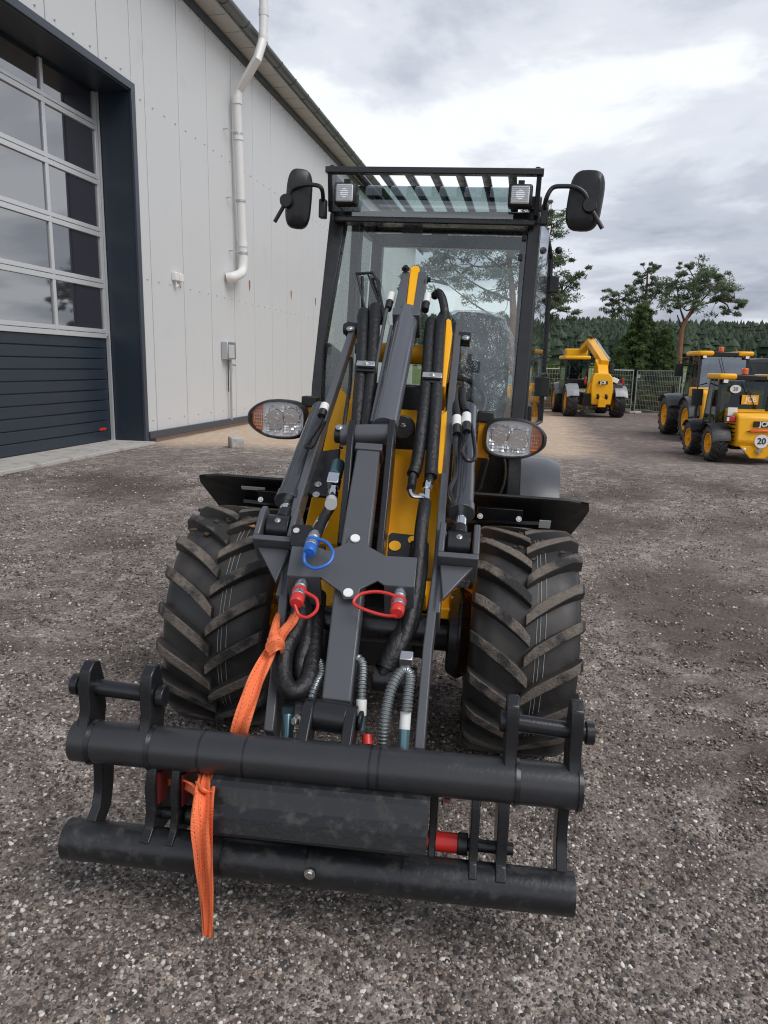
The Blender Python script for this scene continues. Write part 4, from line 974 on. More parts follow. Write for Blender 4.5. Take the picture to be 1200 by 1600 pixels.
# bow-tie manifold plate bolted over the lever, with folded wings
poly = [(456, 853), (500, 855), (512, 861), (543, 848), (547, 835), (573, 838), (575, 853), (602, 868), (652, 871), (648, 917), (600, 914), (590, 907), (563, 920), (558, 934), (537, 936), (532, 924), (516, 913), (500, 901), (448, 899)]
g = G(); g.prism([A(*p, .105) for p in poly], -AN * .010); bt = part(g, 'manifold_plate', 'grey_paint', bevel=.002)
for a in ((448, 899), (500, 901)), ((600, 914), (648, 917)):
    p0, p1 = A(*a[0], .105), A(*a[1], .105)
    g = G(); g.prism([p0, p1, p1 + Vector((0, .05, -.115)), p0 + Vector((0, .05, -.115))], (0, .01, .002)); part(g, 'folded_wing', 'grey_paint', parent=bt, bevel=.003)
for q in ((555, 842), (544, 927)):
    g = G(); g.lathe([(.016, 0), (.017, .004), (.015, .007)], A(*q, .106), AN, 24); part(g, 'bolt', 'white_paint', parent=bt)
g = G(); g.prism([A(*p, .10) for p in ((454, 852), (492, 855), (490, 826), (486, 820), (460, 819), (455, 823))], -AN * .008); ub = part(g, 'coupling_bracket', 'black_paint', bevel=.002)
g = G(); g.lathe([(.011, 0), (.011, .002)], A(463, 829, .101), AN, 20); part(g, 'bolt_hole', 'light_grey', parent=ub)
g = G(); g.prism([A(*p, -.05) for p in ((605, 868), (652, 872), (655, 842), (650, 836), (612, 832), (607, 836))], -AN * .008); hp_ = part(g, 'holed_plate', 'black_paint', bevel=.002)
for q, rr in (((617, 853), .022), ((645, 844), .018)):
    g = G(); g.lathe([(rr, 0), (rr, .002)], A(*q, -.049), AN, 24); part(g, 'hole', 'yellow', parent=hp_)

# quick couplings with dust caps
def coupling(p, d, col, loop, ls):
    p = Vector(p); d = Vector(d).normalized()
    g = G(); g.lathe([(.017, -.06), (.017, -.045), (.021, -.045), (.021, -.02), (.0185, -.02), (.0185, .005), (.022, .006), (.022, .03)], p, d, 20); cp = part(g, 'coupling', 'zinc', bevel=.001)
    g = G(); g.lathe([(.020, .03), (.0215, .033), (.023, .045), (.022, .062), (.018, .068), (.0, .070)], p, d, 24, close=False); g.lathe([(.021, -.004), (.025, -.002), (.025, .008), (.021, .010)], p, d, 24); part(g, 'dust_cap', col, parent=cp)
    g = G(); g.tube(spline([p + d * .004 + (XD * q[0] - AD * q[2] + AN * (.02 - q[1])) * ls for q in loop], 8), .0055, 8); part(g, 'cap_strap', col, parent=cp)
pb = A(488, 848, .15); coupling(pb, A(480, 872, .19) - pb, 'blue_plastic', [(-.02, -.02, -.09), (-.01, 0, -.14), (.05, 0, -.17), (.115, .0, -.13), (.125, 0, -.06), (.08, .0, .0), (.02, 0, .02)], .62)
pr_ = A(468, 925, .11); coupling(pr_, A(461, 950, .15) - pr_, 'red_plastic', [(0, -.02, -.10), (.03, 0, -.15), (.08, 0, -.16), (.12, 0, -.11), (.11, 0, -.05), (.07, 0, -.02), (.02, 0, 0)], .58)
pr_ = A(623, 940, .11); coupling(pr_, A(619, 966, .15) - pr_, 'red_plastic', [(0, -.02, -.10), (-.06, 0, -.09), (-.15, 0, -.07), (-.21, 0, -.04), (-.19, 0, .01), (-.12, 0, .035), (-.05, 0, .03), (0, 0, .01)], .66)
# solenoid valve beside the lever
g = G(); g.cyl(A(529, 724, .02), A(524, 744, .03), .026, n=24); va = part(g, 'solenoid_valve', 'teal_coil', bevel=.003)
g = G(); g.box(A(522, 752, .03), (.045, .05, .05), Matrix((XD, AD, AN)).transposed()); part(g, 'valve_block', 'chrome', parent=va, bevel=.003)
g = G(); g.lathe([(.016, 0), (.016, .02), (.021, .02), (.021, .05)], A(521, 762, .03), A(519, 775, .03) - A(521, 762, .03), 6); part(g, 'valve_nut', 'chrome', parent=va)
g = G(); g.tube(spline([A(519, 774, .03), A(517, 790, .04), A(508, 806, .06), A(500, 822, .09), A(493, 840, .13)], 6), .019, 12); part(g, 'hose', 'hose')
for a, b2 in (((518, 782), (517, 788)), ((504, 814), (499, 823))):
    g = G(); g.cyl(A(*a, .05), A(*b2, .085), .022, n=16); part(g, 'hose_ferrule', 'light_grey')
g = G(); g.prism([A(*p, -.06) for p in ((488, 706), (532, 700), (524, 776), (480, 772), (483, 740))], -AN * .02); vm = part(g, 'valve_mount_shade', 'black_paint', bevel=.006)  # valve plate enlarged in black to stand for the shadow on the yellow frame
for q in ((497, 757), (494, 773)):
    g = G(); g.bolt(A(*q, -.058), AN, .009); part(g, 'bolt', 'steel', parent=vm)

# hoses
def hose(pxs, r, name='hose', m='hose', n=12, k=6):
    g = G(); g.tube(spline([A(*p) for p in pxs], k), r, n); return part(g, name, m)
hose([(566, 500, -.04), (568, 488, .0), (567, 505, .03), (565, 560, .03), (561, 620, .03), (556, 690, .0), (548, 740, -.05)], .026)
hose([(592, 505, -.04), (586, 481, .0), (585, 505, .03), (582, 560, .03), (577, 620, .03), (571, 690, .02), (565, 740, -.05)], .027)
hose([(676, 520, -.05), (674, 503, .0), (671, 520, .03), (667, 583, .04), (661, 650, .04), (652, 720, .02), (645, 742, .02)], .025)
hose([(695, 490, -.05), (689, 502, .0), (687, 520, .03), (683, 583, .04), (680, 650, .04), (676, 705, .03), (673, 745, .03)], .025)
hose([(679, 462, -.02), (686, 458, .02), (692, 470, .02), (695, 492, .0), (691, 506, .0)], .020)
hose([(612, 470, .02), (605, 482, .03), (590, 560, .04), (572, 655, .04)], .0085, 'hydraulic_pipe', 'grey_paint', 8)
hose([(549, 560, -.02), (547, 600, .0), (541, 640, .0), (533, 700, -.02)], .008, 'cable', 'black_plastic', 8)
hose([(700, 620, -.1), (706, 600, -.06), (710, 630, -.02), (715, 655, .0)], .018)
hose([(722, 610, -.1), (722, 630, -.06), (728, 645, -.02)], .018)
hose([(714, 668, .02), (711, 700, .03), (712, 740, .04), (703, 766, .05), (709, 785, .05)], .0085, 'hydraulic_pipe', 'black_paint', 8)
hose([(729, 668, .02), (728, 690, .03), (722, 705, .06), (730, 719, .07), (742, 715, .05), (741, 690, .03), (736, 660, .0)], .0085, 'hydraulic_pipe', 'black_paint', 8)
hose([(506, 648, .02), (495, 670, .03), (482, 690, .04), (478, 698, .05), (488, 697, .05), (497, 680, .04), (507, 660, .0)], .0085, 'hydraulic_pipe', 'black_paint', 8)
for a, b2 in (((714, 652), (714, 666)), ((729, 648), (729, 662)), ((673, 722), (672, 735)), ((612, 460), (609, 472)), ((668, 462), (666, 474)), ((508, 633), (505, 642))):
    g = G(); g.cyl(A(*a, .03), A(*b2, .03), .0185, n=16); part(g, 'hose_ferrule', 'white_plastic')
    v = A(*b2, .03) - A(*a, .03); g = G(); g.cyl(A(*b2, .03), A(*b2, .03) + v * .9, .017, n=16); part(g, 'hose_sleeve', 'black_plastic')
hose([(645, 742, .02), (643, 760, .02), (642, 764, .03)], .017, 'hose_end')
hose([(643, 756, .02), (641, 768, .02), (647, 776, .02), (662, 777, .02)], .0105, 'elbow_fitting', 'chrome', 12)
g = G(); g.cyl(A(667, 762, .02), A(666, 788, .02), .013, n=16); g.cyl(A(655, 776, .02), A(667, 777, .02), .0125, n=6); g.lathe([(.019, 0), (.019, .03)], A(669, 755, .02), A(667, 765, .02) - A(669, 755, .02), 6); part(g, 'tee_fitting', 'chrome')
hose([(671, 744, .03), (670, 752, .02), (669, 757, .02)], .018, 'hose_end')
hose([(664, 786, .03), (662, 800, .05), (658, 830, .05), (655, 870, .03), (648, 930, .0), (630, 1000, -.02), (600, 1050, -.05), (590, 1075, -.1)], .024, 'hose')
hose([(655, 850, .02), (652, 900, .0), (640, 970, -.03), (618, 1010, -.03), (602, 1045, -.05)], .034, 'hose')
hose([(470, 930, .0), (466, 975, .02), (446, 1015, .03), (443, 1060, .03), (460, 1082, .03), (480, 1065, .02), (488, 1030, .0), (492, 985, -.03), (497, 930, -.08)], .030, 'hose')
hose([(478, 950, -.02), (478, 1000, .0), (470, 1040, .0), (478, 1070, .0), (492, 1050, -.02), (505, 990, -.05)], .026, 'hose')
for (a, b2, wd) in (((557, 569), (586, 569), 0), ((660, 586), (691, 588), 0)):
    p0, p1 = A(*a, .075), A(*b2, .075); mid = (p0 + p1) / 2
    g = G(); g.box(mid, ((p1 - p0).length, .03, .012), Matrix((XD, AD, AN)).transposed()); cl = part(g, 'hose_clamp', 'zinc', bevel=.002)
    g = G(); g.box(mid - AN * .035 + AD * .012, ((p1 - p0).length * .95, .035, .05), Matrix((XD, AD, AN)).transposed()); part(g, 'clamp_block', 'black_plastic', parent=cl, bevel=.003)
    g = G(); g.bolt(mid + AN * .006, AN, .008); part(g, 'bolt', 'steel', parent=cl)
# spring-guarded hoses at the hitch
def coil(pts, r, pitch=.0105):
    pts = spline(pts, 14); ln_ = [0]
    for a, b2 in zip(pts, pts[1:]): ln_.append(ln_[-1] + (b2 - a).length)
    n = int(ln_[-1] / pitch * 4); out_ = []; rs = []
    for i in range(n + 1):
        sL = ln_[-1] * i / n; k = max(j for j in range(len(ln_)) if ln_[j] <= sL + 1e-9); k = min(k, len(pts) - 2)
        f = (sL - ln_[k]) / max(1e-9, ln_[k + 1] - ln_[k]); out_.append(pts[k].lerp(pts[k + 1], f)); rs.append(r * (1.0 if i % 4 in (0, 1) else .84))
    g = G(); g.tube(out_, rs, 14); return part(g, 'spring_guarded_hose', 'spring_steel', sharp=25)
coil([A(500, 1035, .0), A(504, 1050, .02), A(495, 1068, .03), A(487, 1090, .02), A(483, 1120, -.02)], .0145)
coil([A(548, 1048, .0), A(553, 1033, .03), A(560, 1029, .05), A(567, 1040, .05), A(566, 1070, .04), A(565, 1093, .02)], .0145)
coil([A(597, 1166, .0), A(602, 1120, .05), A(611, 1078, .08), A(624, 1053, .09), A(635, 1048, .09), A(640, 1060, .08), A(637, 1090, .06), A(635, 1112, .04)], .0175)
for a, b2, m in (((565, 1093), (564, 1118), 'white_plastic'), ((634, 1112), (632, 1140), 'white_plastic'), ((632, 1140), (630, 1172), 'teal_coil'), ((563, 1118), (562, 1140), 'teal_coil')):
    g = G(); g.cyl(A(*a, .03), A(*b2, .01), .0165, n=16); part(g, 'hose_ferrule', m)
g = G(); g.box(A(635, 1030, .06), (.04, .035, .04), Matrix.Rotation(.5, 3, 'X')); part(g, 'pipe_block', 'zinc', bevel=.003)
g = G(); g.cyl(A(450, 1118, -.02), A(449, 1160, -.03), .018, n=12); g.box(A(450, 1110, -.02), (.03, .03, .025)); part(g, 'hose_stub', 'teal_coil')
g = G(); g.cyl(A(574, 1150, .0), A(574, 1165, .0), .016, n=12); part(g, 'pressure_plug', 'red_plastic')

# fenders of the front wheels
for s, outl in ((-1, ((312, 738), (455, 750))), (1, ((742, 775), (914, 803)))):
    x0, x1 = s * .36, s * .86
    rows = []
    for (yy, z_, xo) in ((.13, 1.075, .84), (.14, 1.07, .88), (.20, 1.03, .895), (.28, .97, .885), (.36, .88, .85), (.43, .78, .80), (.48, .68, .80)):
        rows.append([(s * (.36 + (xo - .36) * k / 8), yy + (.03 if k == 8 else 0), z_ - (.012 if k == 8 else 0)) for k in range(9)])
    g = G(); g.sheet(rows, .008, (0, .8, .6)); fe = part(g, 'front_fender', 'fender_black')
    g = G(); g.tube([rows[0][k] for k in range(9)], .008, 8); part(g, 'fender_lip', 'black_plastic', parent=fe)
    m = Matrix.Rotation(R(-38), 3, 'X')
    g = G(); g.box((s * .50, .175, .985), (.2, .014, .065), Matrix.Rotation(R(25), 3, 'X')); mp = part(g, 'mounting_plate', 'black_paint', parent=fe, bevel=.003)
    for k in (-.085, .085):
        g = G(); g.bolt((s * .50 + k, .165, .97), (0, -.9, .4), .008); part(g, 'bolt', 'steel', parent=fe)
    if s > 0: g = G(); g.box((s * .70, .17, .955), (.05, .004, .04), Matrix.Rotation(R(25), 3, 'X')); part(g, 'sticker', 'light_grey', parent=fe)
    else: g = G(); g.box((s * .62, .163, 1.02), (.11, .004, .018), Matrix.Rotation(R(35), 3, 'X')); part(g, 'reflector_strip', 'light_grey', parent=fe)
    g = G(); g.tube([(s * .22, .3, .9), (s * .5, .3, .92), (s * .7, .29, .93)], .02, 8); part(g, 'fender_stay', 'black_paint')

# headlights on yellow stalks
def headlight(cpx, cpy, s):
    c = FF.Y(cpx, cpy, .28)
    a, b2 = .133, .086
    def outline(k, off=0):
        pts = []
        for i in range(40):
            t = 2 * math.pi * i / 40; cx, sy = math.cos(t), math.sin(t)
            ex = .62
            x = math.copysign(abs(cx) ** ex, cx) * a * k; z = math.copysign(abs(sy) ** ex, sy) * b2 * k
            xs_ = x * s
            if xs_ > 0: z *= 1 - .38 * (xs_ / a) ** 1.8     # tapers to the outside
            pts.append(c + Vector((x, off, z)))
        return pts
    O = [outline(1.03, .0), outline(1.08, .012), outline(1.06, .05), outline(.9, .11), outline(.5, .14)]
    g = G(); vs = [q for r_ in O for q in r_]; n = 40
    g.add(vs, [(i * n + k, i * n + (k + 1) % n, (i + 1) * n + (k + 1) % n, (i + 1) * n + k) for i in range(4) for k in range(n)] + [tuple(4 * n + k for k in range(n))])
    g.add([q for r_ in (outline(1.03, 0), outline(.97, -.012), outline(.94, -.006), outline(.92, .05)) for q in r_], [(i * n + k, i * n + (k + 1) % n, (i + 1) * n + (k + 1) % n, (i + 1) * n + k) for i in range(3) for k in range(n)])
    hl = part(g, 'headlight', 'black_plastic')
    ri = outline(.93, .022); g = G(); g.add(ri, [tuple(range(n))]); part(g, 'reflector', 'reflector', parent=hl)
    # two bowls
    for (dx_, dz_, rr) in ((-.062, .012, .040), (.012, -.004, .046)):
        o = c + Vector((dx_ * s, .020, dz_))
        g = G(); g.lathe([(rr, -.006), (rr * .95, -.004), (rr * .7, .018), (rr * .3, .03), (.004, .03)], o, (0, 1, 0), 28, close=False); part(g, 'reflector_bowl', 'reflector', parent=hl)
        g = G(); g.lathe([(.012, .0), (.014, .018), (.010, .03)], o + Vector((0, -.012, 0)), (0, 1, 0), 14); g.lathe([(rr * 1.02, -.008), (rr * 1.06, -.006), (rr * 1.02, -.002)], o, (0, 1, 0), 28); part(g, 'bulb', 'chrome', parent=hl)
    g = G()
    for k in range(5): g.box(c + Vector((s * (-.10 + k * .034), .028, .052 - .004 * k)), (.026, .012, .02), Matrix.Rotation(.4 * k, 3, 'Y')); g.box(c + Vector((s * (-.10 + k * .034), .028, -.055 + .003 * k)), (.024, .012, .016), Matrix.Rotation(-.5 * k, 3, 'Y'))
    part(g, 'reflector_facets', 'reflector', parent=hl)
    g = G(); rf_ = random.Random(int(cpx))  # white chips tilted mostly upward, added to make the headlight sparkle
    for ix in range(15):
        for iz in range(9):
            x_ = -.105 + ix * .0115; z_ = -.056 + iz * .014
            if abs(z_) > .066 * (1 - (max(0, x_) / .13) ** 2): continue
            if rf_.random() < .25: continue
            g.box(c + Vector((x_ * s,   .014 + rf_.uniform(0, .006), z_)), (.0105, .002, .0125), Matrix.Rotation(rf_.uniform(-.9, .15), 3, 'X') @ Matrix.Rotation(rf_.uniform(-.7, .7), 3, 'Z'))
    part(g, 'sparkle_chips', 'reflector', parent=hl, kind='stuff')
    # indicator segment on the outer side with prismatic ribs
    seg = [q - Vector((0, .014, 0)) for q in outline(.91, .03) if (q.x - c.x) * s > .060]
    seg.sort(key=lambda q: math.atan2(q.z - c.z, (q.x - c.x) * s))
    g = G(); g.prism(seg, (0, .02, 0)); ind = part(g, 'indicator', 'orange_lens', parent=hl)
    g = G()
    for k in range(7):
        zz = c.z - .048 + k * .016; 
        g.box((c.x + s * .088, c.y + .013, zz), (.05 - abs(k - 3) * .005, .006, .0015))
    for k in range(5): xx = c.x + s * (.066 + k * .011); g.box((xx, c.y + .0125, c.z), (.0015, .006, .095 - .016 * k))
    part(g, 'indicator_ribs', 'light_grey', parent=hl)
    g = G(); o1, o2 = outline(.945, -.008), outline(.6, -.016); g.add(o1 + o2 + [c + Vector((0, -.018, 0))], [(k, (k + 1) % n, n + (k + 1) % n, n + k) for k in range(n)] + [(n + k, n + (k + 1) % n, 2 * n) for k in range(n)]); part(g, 'lens', 'clear_lens', parent=hl)
    x1 = c.x - s * .13
    g = G(); g.box((x1 - s * .005, c.y + .10, c.z - .02), (.055, .06, .17)); part(g, 'headlight_stalk', 'yellow', bevel=.006)
    g = G(); g.box((x1 - s * .005, c.y + .10, c.z + .085), (.075, .08, .05)); g.tube([(x1, c.y + .1, c.z - .1), (x1 - s * .02, c.y + .14, c.z - .24), (x1 - s * .10, c.y + .2, c.z - .34), (x1 - s * .2, c.y + .25, c.z - .36)], .03, 12); part(g, 'stalk_clamp', 'black_plastic', bevel=.006)
headlight(433, 655, -1); headlight(804, 686, 1)

# ------------------------------------------------------------------ fork carriage
BR, BR2 = .060, .057
g = G(); g.lathe([(BR - .012, -.7205), (BR, -.718), (BR, .728), (BR - .012, .7305)], (0, -1.2, .50), (1, 0, 0), 40); ca = part(g, 'carriage_tube', 'tube_black', fr=CR)
g = G(); g.lathe([(BR2 - .008, -.726), (BR2, -.724), (BR2, .722), (BR2 - .008, .7245)], (0, -1.26, .218), (1, 0, 0), 40); ca2 = part(g, 'carriage_tube', 'worn_black', fr=CR)
for x in (-.25, -.005, .26):
    g = G(); g.lathe([(BR2 + .001, -.004), (BR2 + .0015, 0), (BR2 + .001, .004)], (x, -1.26, .218), (1, 0, 0), 40); part(g, 'weld_seam', 'black_paint', fr=CR, parent=ca2)
for x in (-.33, -.20, .155, .18):
    g = G(); g.lathe([(BR + .001, -.003), (BR + .0012, 0), (BR + .001, .003)], (x, -1.2, .50), (1, 0, 0), 40); part(g, 'weld_seam', 'black_paint', fr=CR, parent=ca)
def cplate(x, prof, th=.030, m='black_paint', name='carriage_plate'):
    g = G(); g.prism([(x - th / 2, y, z) for y, z in prof], (th, 0, 0)); return part(g, name, m, fr=CR, bevel=.004)
up = [(-1.185, .50), (-1.225, .55), (-1.205, .60), (-1.21, .66), (-1.195, .715), (-1.165, .735), (-1.135, .725), (-1.115, .66), (-1.11, .57), (-1.13, .50)]
lo_o = [(-1.20, .45), (-1.165, .45), (-1.12, .40), (-1.13, .33), (-1.15, .27), (-1.19, .235), (-1.26, .235), (-1.245, .275), (-1.215, .30), (-1.20, .34), (-1.195, .40)]
lo_i = [(-1.235, .47), (-1.16, .47), (-1.10, .41), (-1.10, .30), (-1.15, .24), (-1.28, .245), (-1.305, .262), (-1.27, .285), (-1.255, .33), (-1.26, .40)]
for x in (-.685, -.50, .535, .705): cplate(x, up, .034)
cplate(-.66, lo_o); cplate(.69, lo_o)
for x in (-.472, -.400, .450, .525):
    cplate(x, lo_i, .024 if abs(x) < .46 else .03)
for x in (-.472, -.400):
    g = G(); g.prism([(x + .0155, -1.235, .44), (x + .0155, -1.12, .40), (x + .0155, -1.12, .31), (x + .0155, -1.24, .345)], (.002, 0, 0)); part(g, 'red_plate_face', 'red_shaded', fr=CR)
for x0, x1 in ((-.73, -.47), (.515, .745)):
    g = G(); g.cyl((x0, -1.16, .655), (x1, -1.16, .64), .024, n=24); part(g, 'hook_pin', 'black_paint', fr=CR, bevel=.003)
    for x, z_ in ((x0, .655), (x1, .64)):
        g = G(); g.lathe([(.031, -.012), (.031, .012)], (x, -1.16, z_), (1, 0, 0), 24); part(g, 'pin_washer', 'black_paint', fr=CR, bevel=.003)
for x in (-.68, -.50, .535, .70):
    g = G(); g.lathe([(BR + .006, -.006), (BR + .002, .006)], (x + .022, -1.2, .50), (1, 0, 0), 36); part(g, 'weld_bead', 'black_paint', fr=CR, parent=ca)
# locking pins with red sleeves
for a, b2 in ((-.50, -.385), (.425, .56)):
    g = G(); g.cyl((a, -1.2, .292), (b2, -1.2, .292), .017, n=20); part(g, 'locking_pin', 'worn_black', fr=CR)
g = G(); g.cyl((-.385, -1.2, .292), (-.36, -1.2, .292), .028, n=20); g.cyl((.405, -1.2, .292), (.435, -1.2, .292), .030, n=20); part(g, 'pin_collar', 'worn_black', fr=CR, bevel=.003)
for a, b2 in ((-.362, -.28), (.32, .408)):
    g = G(); g.cyl((a, -1.2, .292), (b2, -1.2, .292), .027, n=24); part(g, 'locking_sleeve', 'red_paint', fr=CR, bevel=.003)
g = G(); g.cyl((-.30, -1.2, .292), (.33, -1.2, .292), .024, n=20); part(g, 'locking_cylinder', 'black_paint', fr=CR)
# folded deflector sheet in front of the lock
rows = []
for y, z in ((-1.18, .466), (-1.195, .469), (-1.265, .457), (-1.28, .447), (-1.300, .405), (-1.330, .390), (-1.342, .348), (-1.336, .336)):
    rows.append([(x, y, z) for x in (-.285, -.27, -.15, 0, .15, .31, .325)])
g = G(); g.sheet(rows, .008, (0, .6, -.5)); df = part(g, 'deflector_sheet', 'worn_black', fr=CR, sharp=20)
g = G(); g.box((.0, -1.21, .452), (.11, .03, .02)); g.box((-.1, -1.18, .43), (.04, .1, .05)); g.box((.09, -1.18, .43), (.04, .1, .05)); part(g, 'deflector_tab', 'worn_black', fr=CR, parent=df, bevel=.003)
g = G(); g.bolt((.01, -1.322, .238), (0, -1, .1), .010); part(g, 'bolt', 'steel', fr=CR, parent=df)
# vertical plates of the hitch behind the deflector
for x in (-.31, .335):
    cplate(x, [(-1.22, .47), (-1.12, .49), (-1.06, .42), (-1.06, .28), (-1.12, .22), (-1.25, .25), (-1.20, .36)], .022, name='hitch_plate')
g = G(); g.bolt((.36, -1.15, .40), (1, -.3, 0), .014, .02); part(g, 'bolt', 'steel', fr=CR)
g = G(); g.cyl((.33, -1.12, .43), (.38, -1.12, .43), .022, n=20); part(g, 'hitch_pin', 'black_paint', fr=CR)
# ears and lever eye on the carriage tube
e = A(517, 1118, .06)
for (px, py, dx_) in ((484, 1118, 0), (549, 1128, 0)):
    c = A(px, py, .05); cz = FF.I @ (CR.M @ Vector(((CR.I @ (FF.M @ c)).x, -1.2, .50)))
    dirv = (cz - c); dirv.x = 0; side = dirv.normalized().cross(XD)
    pts = []
    for t_ in range(0, 9): aa = math.pi * t_ / 8; pts.append(c + (side * math.cos(aa) - dirv.normalized() * math.sin(aa)) * .050)
    pts += [cz - side * .042, cz - side * .02 + dirv.normalized() * .04, cz + side * .02 + dirv.normalized() * .04, cz + side * .042]
    g = G(); g.prism([p - XD * .017 for p in pts], XD * .034); part(g, 'lever_ear', 'black_paint', bevel=.006)
g = G(); g.cyl(A(492, 1116, .055), A(543, 1124, .055), .046, n=28); part(g, 'lever_eye', 'black_paint', bevel=.004)
g = G(); g.cyl(A(462, 1114, .05), A(480, 1116, .05), .032, n=24); ep = part(g, 'ear_pin', 'black_paint', bevel=.004)
g = G(); g.cyl(A(560, 1126, .05), A(566, 1127, .05), .03, n=24); part(g, 'ear_pin', 'black_paint', bevel=.004)
g = G(); g.bolt(A(467, 1126, .075), (-.5, -.7, .2), .012, .02); part(g, 'bolt', 'steel', parent=ep)
# ------------------------------------------------------------------ cab
def cpart(g, name, m, **k): k['fr'] = CB; return part(g, name, m, **k)
def kq(pts, d, th, name, m, **k):
    g = G(); g.prism([K(*p, d) for p in pts], -CN * th); return cpart(g, name, m, **k)
YB = 2.02      # rear of cab
# pillars of the windscreen frame
kq([(516, 330), (541, 340), (506, 545), (500, 700), (482, 700), (487, 600)], .0, .06, 'front_pillar', 'cab_black', bevel=.006)
kq([(826, 340), (848, 334), (816, 680), (812, 790), (790, 790), (797, 660)], .0, .06, 'front_pillar', 'cab_black', bevel=.006)
kq([(520, 329), (846, 331), (845, 350), (522, 346)], .006, .07, 'header', 'cab_black', bevel=.006)
g = G(); g.prism([K(*p, -.03) for p in ((538, 345), (830, 347), (797, 665), (500, 640))], -CN * .006); ws = cpart(g, 'windscreen', 'cab_glass')
for q in ((537, 364), (531, 393), (819, 371), (813, 402)):
    g = G(); g.box(K(*q, -.022), (.022, .012, .03)); cpart(g, 'glass_clip', 'black_plastic', parent=ws, bevel=.003)
# lower front body
zl = .80
g = G(); bl = K(500, 640, -.02); brr = K(800, 662, -.02)
g.prism([(-.535, .80, 1.33), (-.20, .80, 1.20), (.15, .80, 1.20), (.525, .80, 1.34), (.50, .86, .62), (-.50, .86, .62)], (0, .06, 0)); cpart(g, 'cab_front_panel', 'cab_black', bevel=.01)
g = G(); g.tube([K(745 + 45 * math.cos(R(a)) , 735 - 62 * math.sin(R(a)), .02) for a in range(-40, 130, 10)], .007, 8); cpart(g, 'panel_bead', 'black_plastic')
g = G(); g.bolt(K(745, 645, -.0), CN, .011); cpart(g, 'bolt', 'steel')
for s in (-1, 1):
    zf = 1.70 if s < 0 else 1.32
    g = G(); g.prism([(s * .53, .86, zf), (s * .50, .88, .62), (s * .50, 1.25, .62), (s * .50, 1.35, 1.0), (s * .50, YB, 1.05), (s * .53, YB, 1.32), (s * .53, 1.45, zf - .1)], (-s * .05, 0, 0)); cpart(g, 'cab_side_panel', 'cab_black', bevel=.008)
    g = G(); g.prism([(s * .545, YB - .06, 1.25), (s * .545, YB + .04, 1.25), (s * .515, YB + .0, 2.42), (s * .515, YB - .08, 2.42)], (-s * .07, 0, 0)); cpart(g, 'rear_pillar', 'cab_black', bevel=.008)
    g = G(); g.prism([(s * .545, 1.42, 1.25), (s * .545, 1.46, 1.25), (s * .52, 1.42, 2.42), (s * .52, 1.37, 2.42)], (-s * .05, 0, 0)); cpart(g, 'door_pillar', 'cab_black', bevel=.006)
    g = G(); g.box((s * .52, 1.48, 2.43), (.06, 1.1, .07)); cpart(g, 'roof_rail', 'cab_black', bevel=.008)
    if s < 0:
        g = G(); g.prism([(s * .570, .90, 1.32), (s * .570, YB - .06, 1.32), (s * .512, YB - .08, 2.40), (s * .512, 1.0, 2.40)], (-.005, 0, 0)); cpart(g, 'side_window', 'cab_glass')
g = G(); g.prism([(-.49, YB, 1.25), (.49, YB, 1.25), (.47, YB - .04, 2.38), (-.47, YB - .04, 2.38)], (0, .006, 0)); cpart(g, 'rear_window', 'cab_glass')
g = G(); g.box((0, YB - .03, 2.40), (.98, .06, .08)); g.box((0, YB, 1.22), (.98, .06, .10)); cpart(g, 'rear_frame', 'cab_black', bevel=.006)
g = G(); g.box((0, YB + .02, .93), (.95, .05, .5)); cpart(g, 'rear_wall', 'cab_black')
g = G(); g.box((0, 1.45, .98), (.96, 1.1, .05)); cpart(g, 'cab_floor', 'black_plastic')
# roof with guard slats over a roof window
RFp = .80
zt = CB.Y(680, 268, RFp).z; zs = zt - .10
g = G(); g.cyl(CB.Y(513, 267, RFp), CB.Y(847, 267, RFp), .013, n=10); xl, xr = CB.Y(513, 267, RFp).x, CB.Y(847, 267, RFp).x
g.v = []; g.f = []; g.box(((xl + xr) / 2, RFp, zt), (xr - xl + .02, .05, .03)); gf = cpart(g, 'roof_guard_front', 'cab_black', bevel=.004)
for q in (xl + .02, xr - .02): g = G(); g.bolt((q, RFp, zt + .015), (0, 0, 1), .012); cpart(g, 'bolt', 'black_paint', parent=gf)
for x in (xl + .01, xr - .01):
    g = G(); g.prism([(x - .012, RFp - .01, zt), (x - .012, RFp + .03, zt - .19), (x - .012, 1.0, zt - .17), (x - .012, 1.95, zt - .10), (x - .012, 1.95, zt - .0)], (.024, 0, 0)); cpart(g, 'roof_side', 'cab_black', bevel=.004)
ns = 7
for k in range(ns):
    x = xl + .14 + (xr - xl - .28) * k / (ns - 1)
    g = G(); g.box((x, RFp + .54, zt + .004), (.042, 1.06, .014)); cpart(g, 'guard_slat', 'cab_black', bevel=.002)
g = G(); g.box(((xl + xr) / 2, RFp + 1.09, zt - .02), (xr - xl - .02, .05, .03)); cpart(g, 'guard_rear_bar', 'cab_black', bevel=.003)
g = G(); g.box(((xl + xr) / 2, 1.975, zt - .055), (xr - xl - .04, .10, .08)); cpart(g, 'roof', 'cab_black', bevel=.02)
rows = []
for t_ in range(9):
    a = R(90 * t_ / 8); rows.append([(xl + .12 + (xr - xl - .24) * j / 6, RFp + .155 - .11 * math.cos(a), zt - .205 + .17 * math.sin(a)) for j in range(7)])
rows.append([(xl + .12 + (xr - xl - .24) * j / 6, RFp + 1.1, zt - .035) for j in range(7)])
g = G(); g.sheet(rows); cpart(g, 'roof_window', 'visor_glass')
g = G(); g.box(((xl + xr) / 2, RFp + .12, zt - .215), (xr - xl - .03, .12, .03)); cpart(g, 'roof_sill', 'cab_black', bevel=.006)
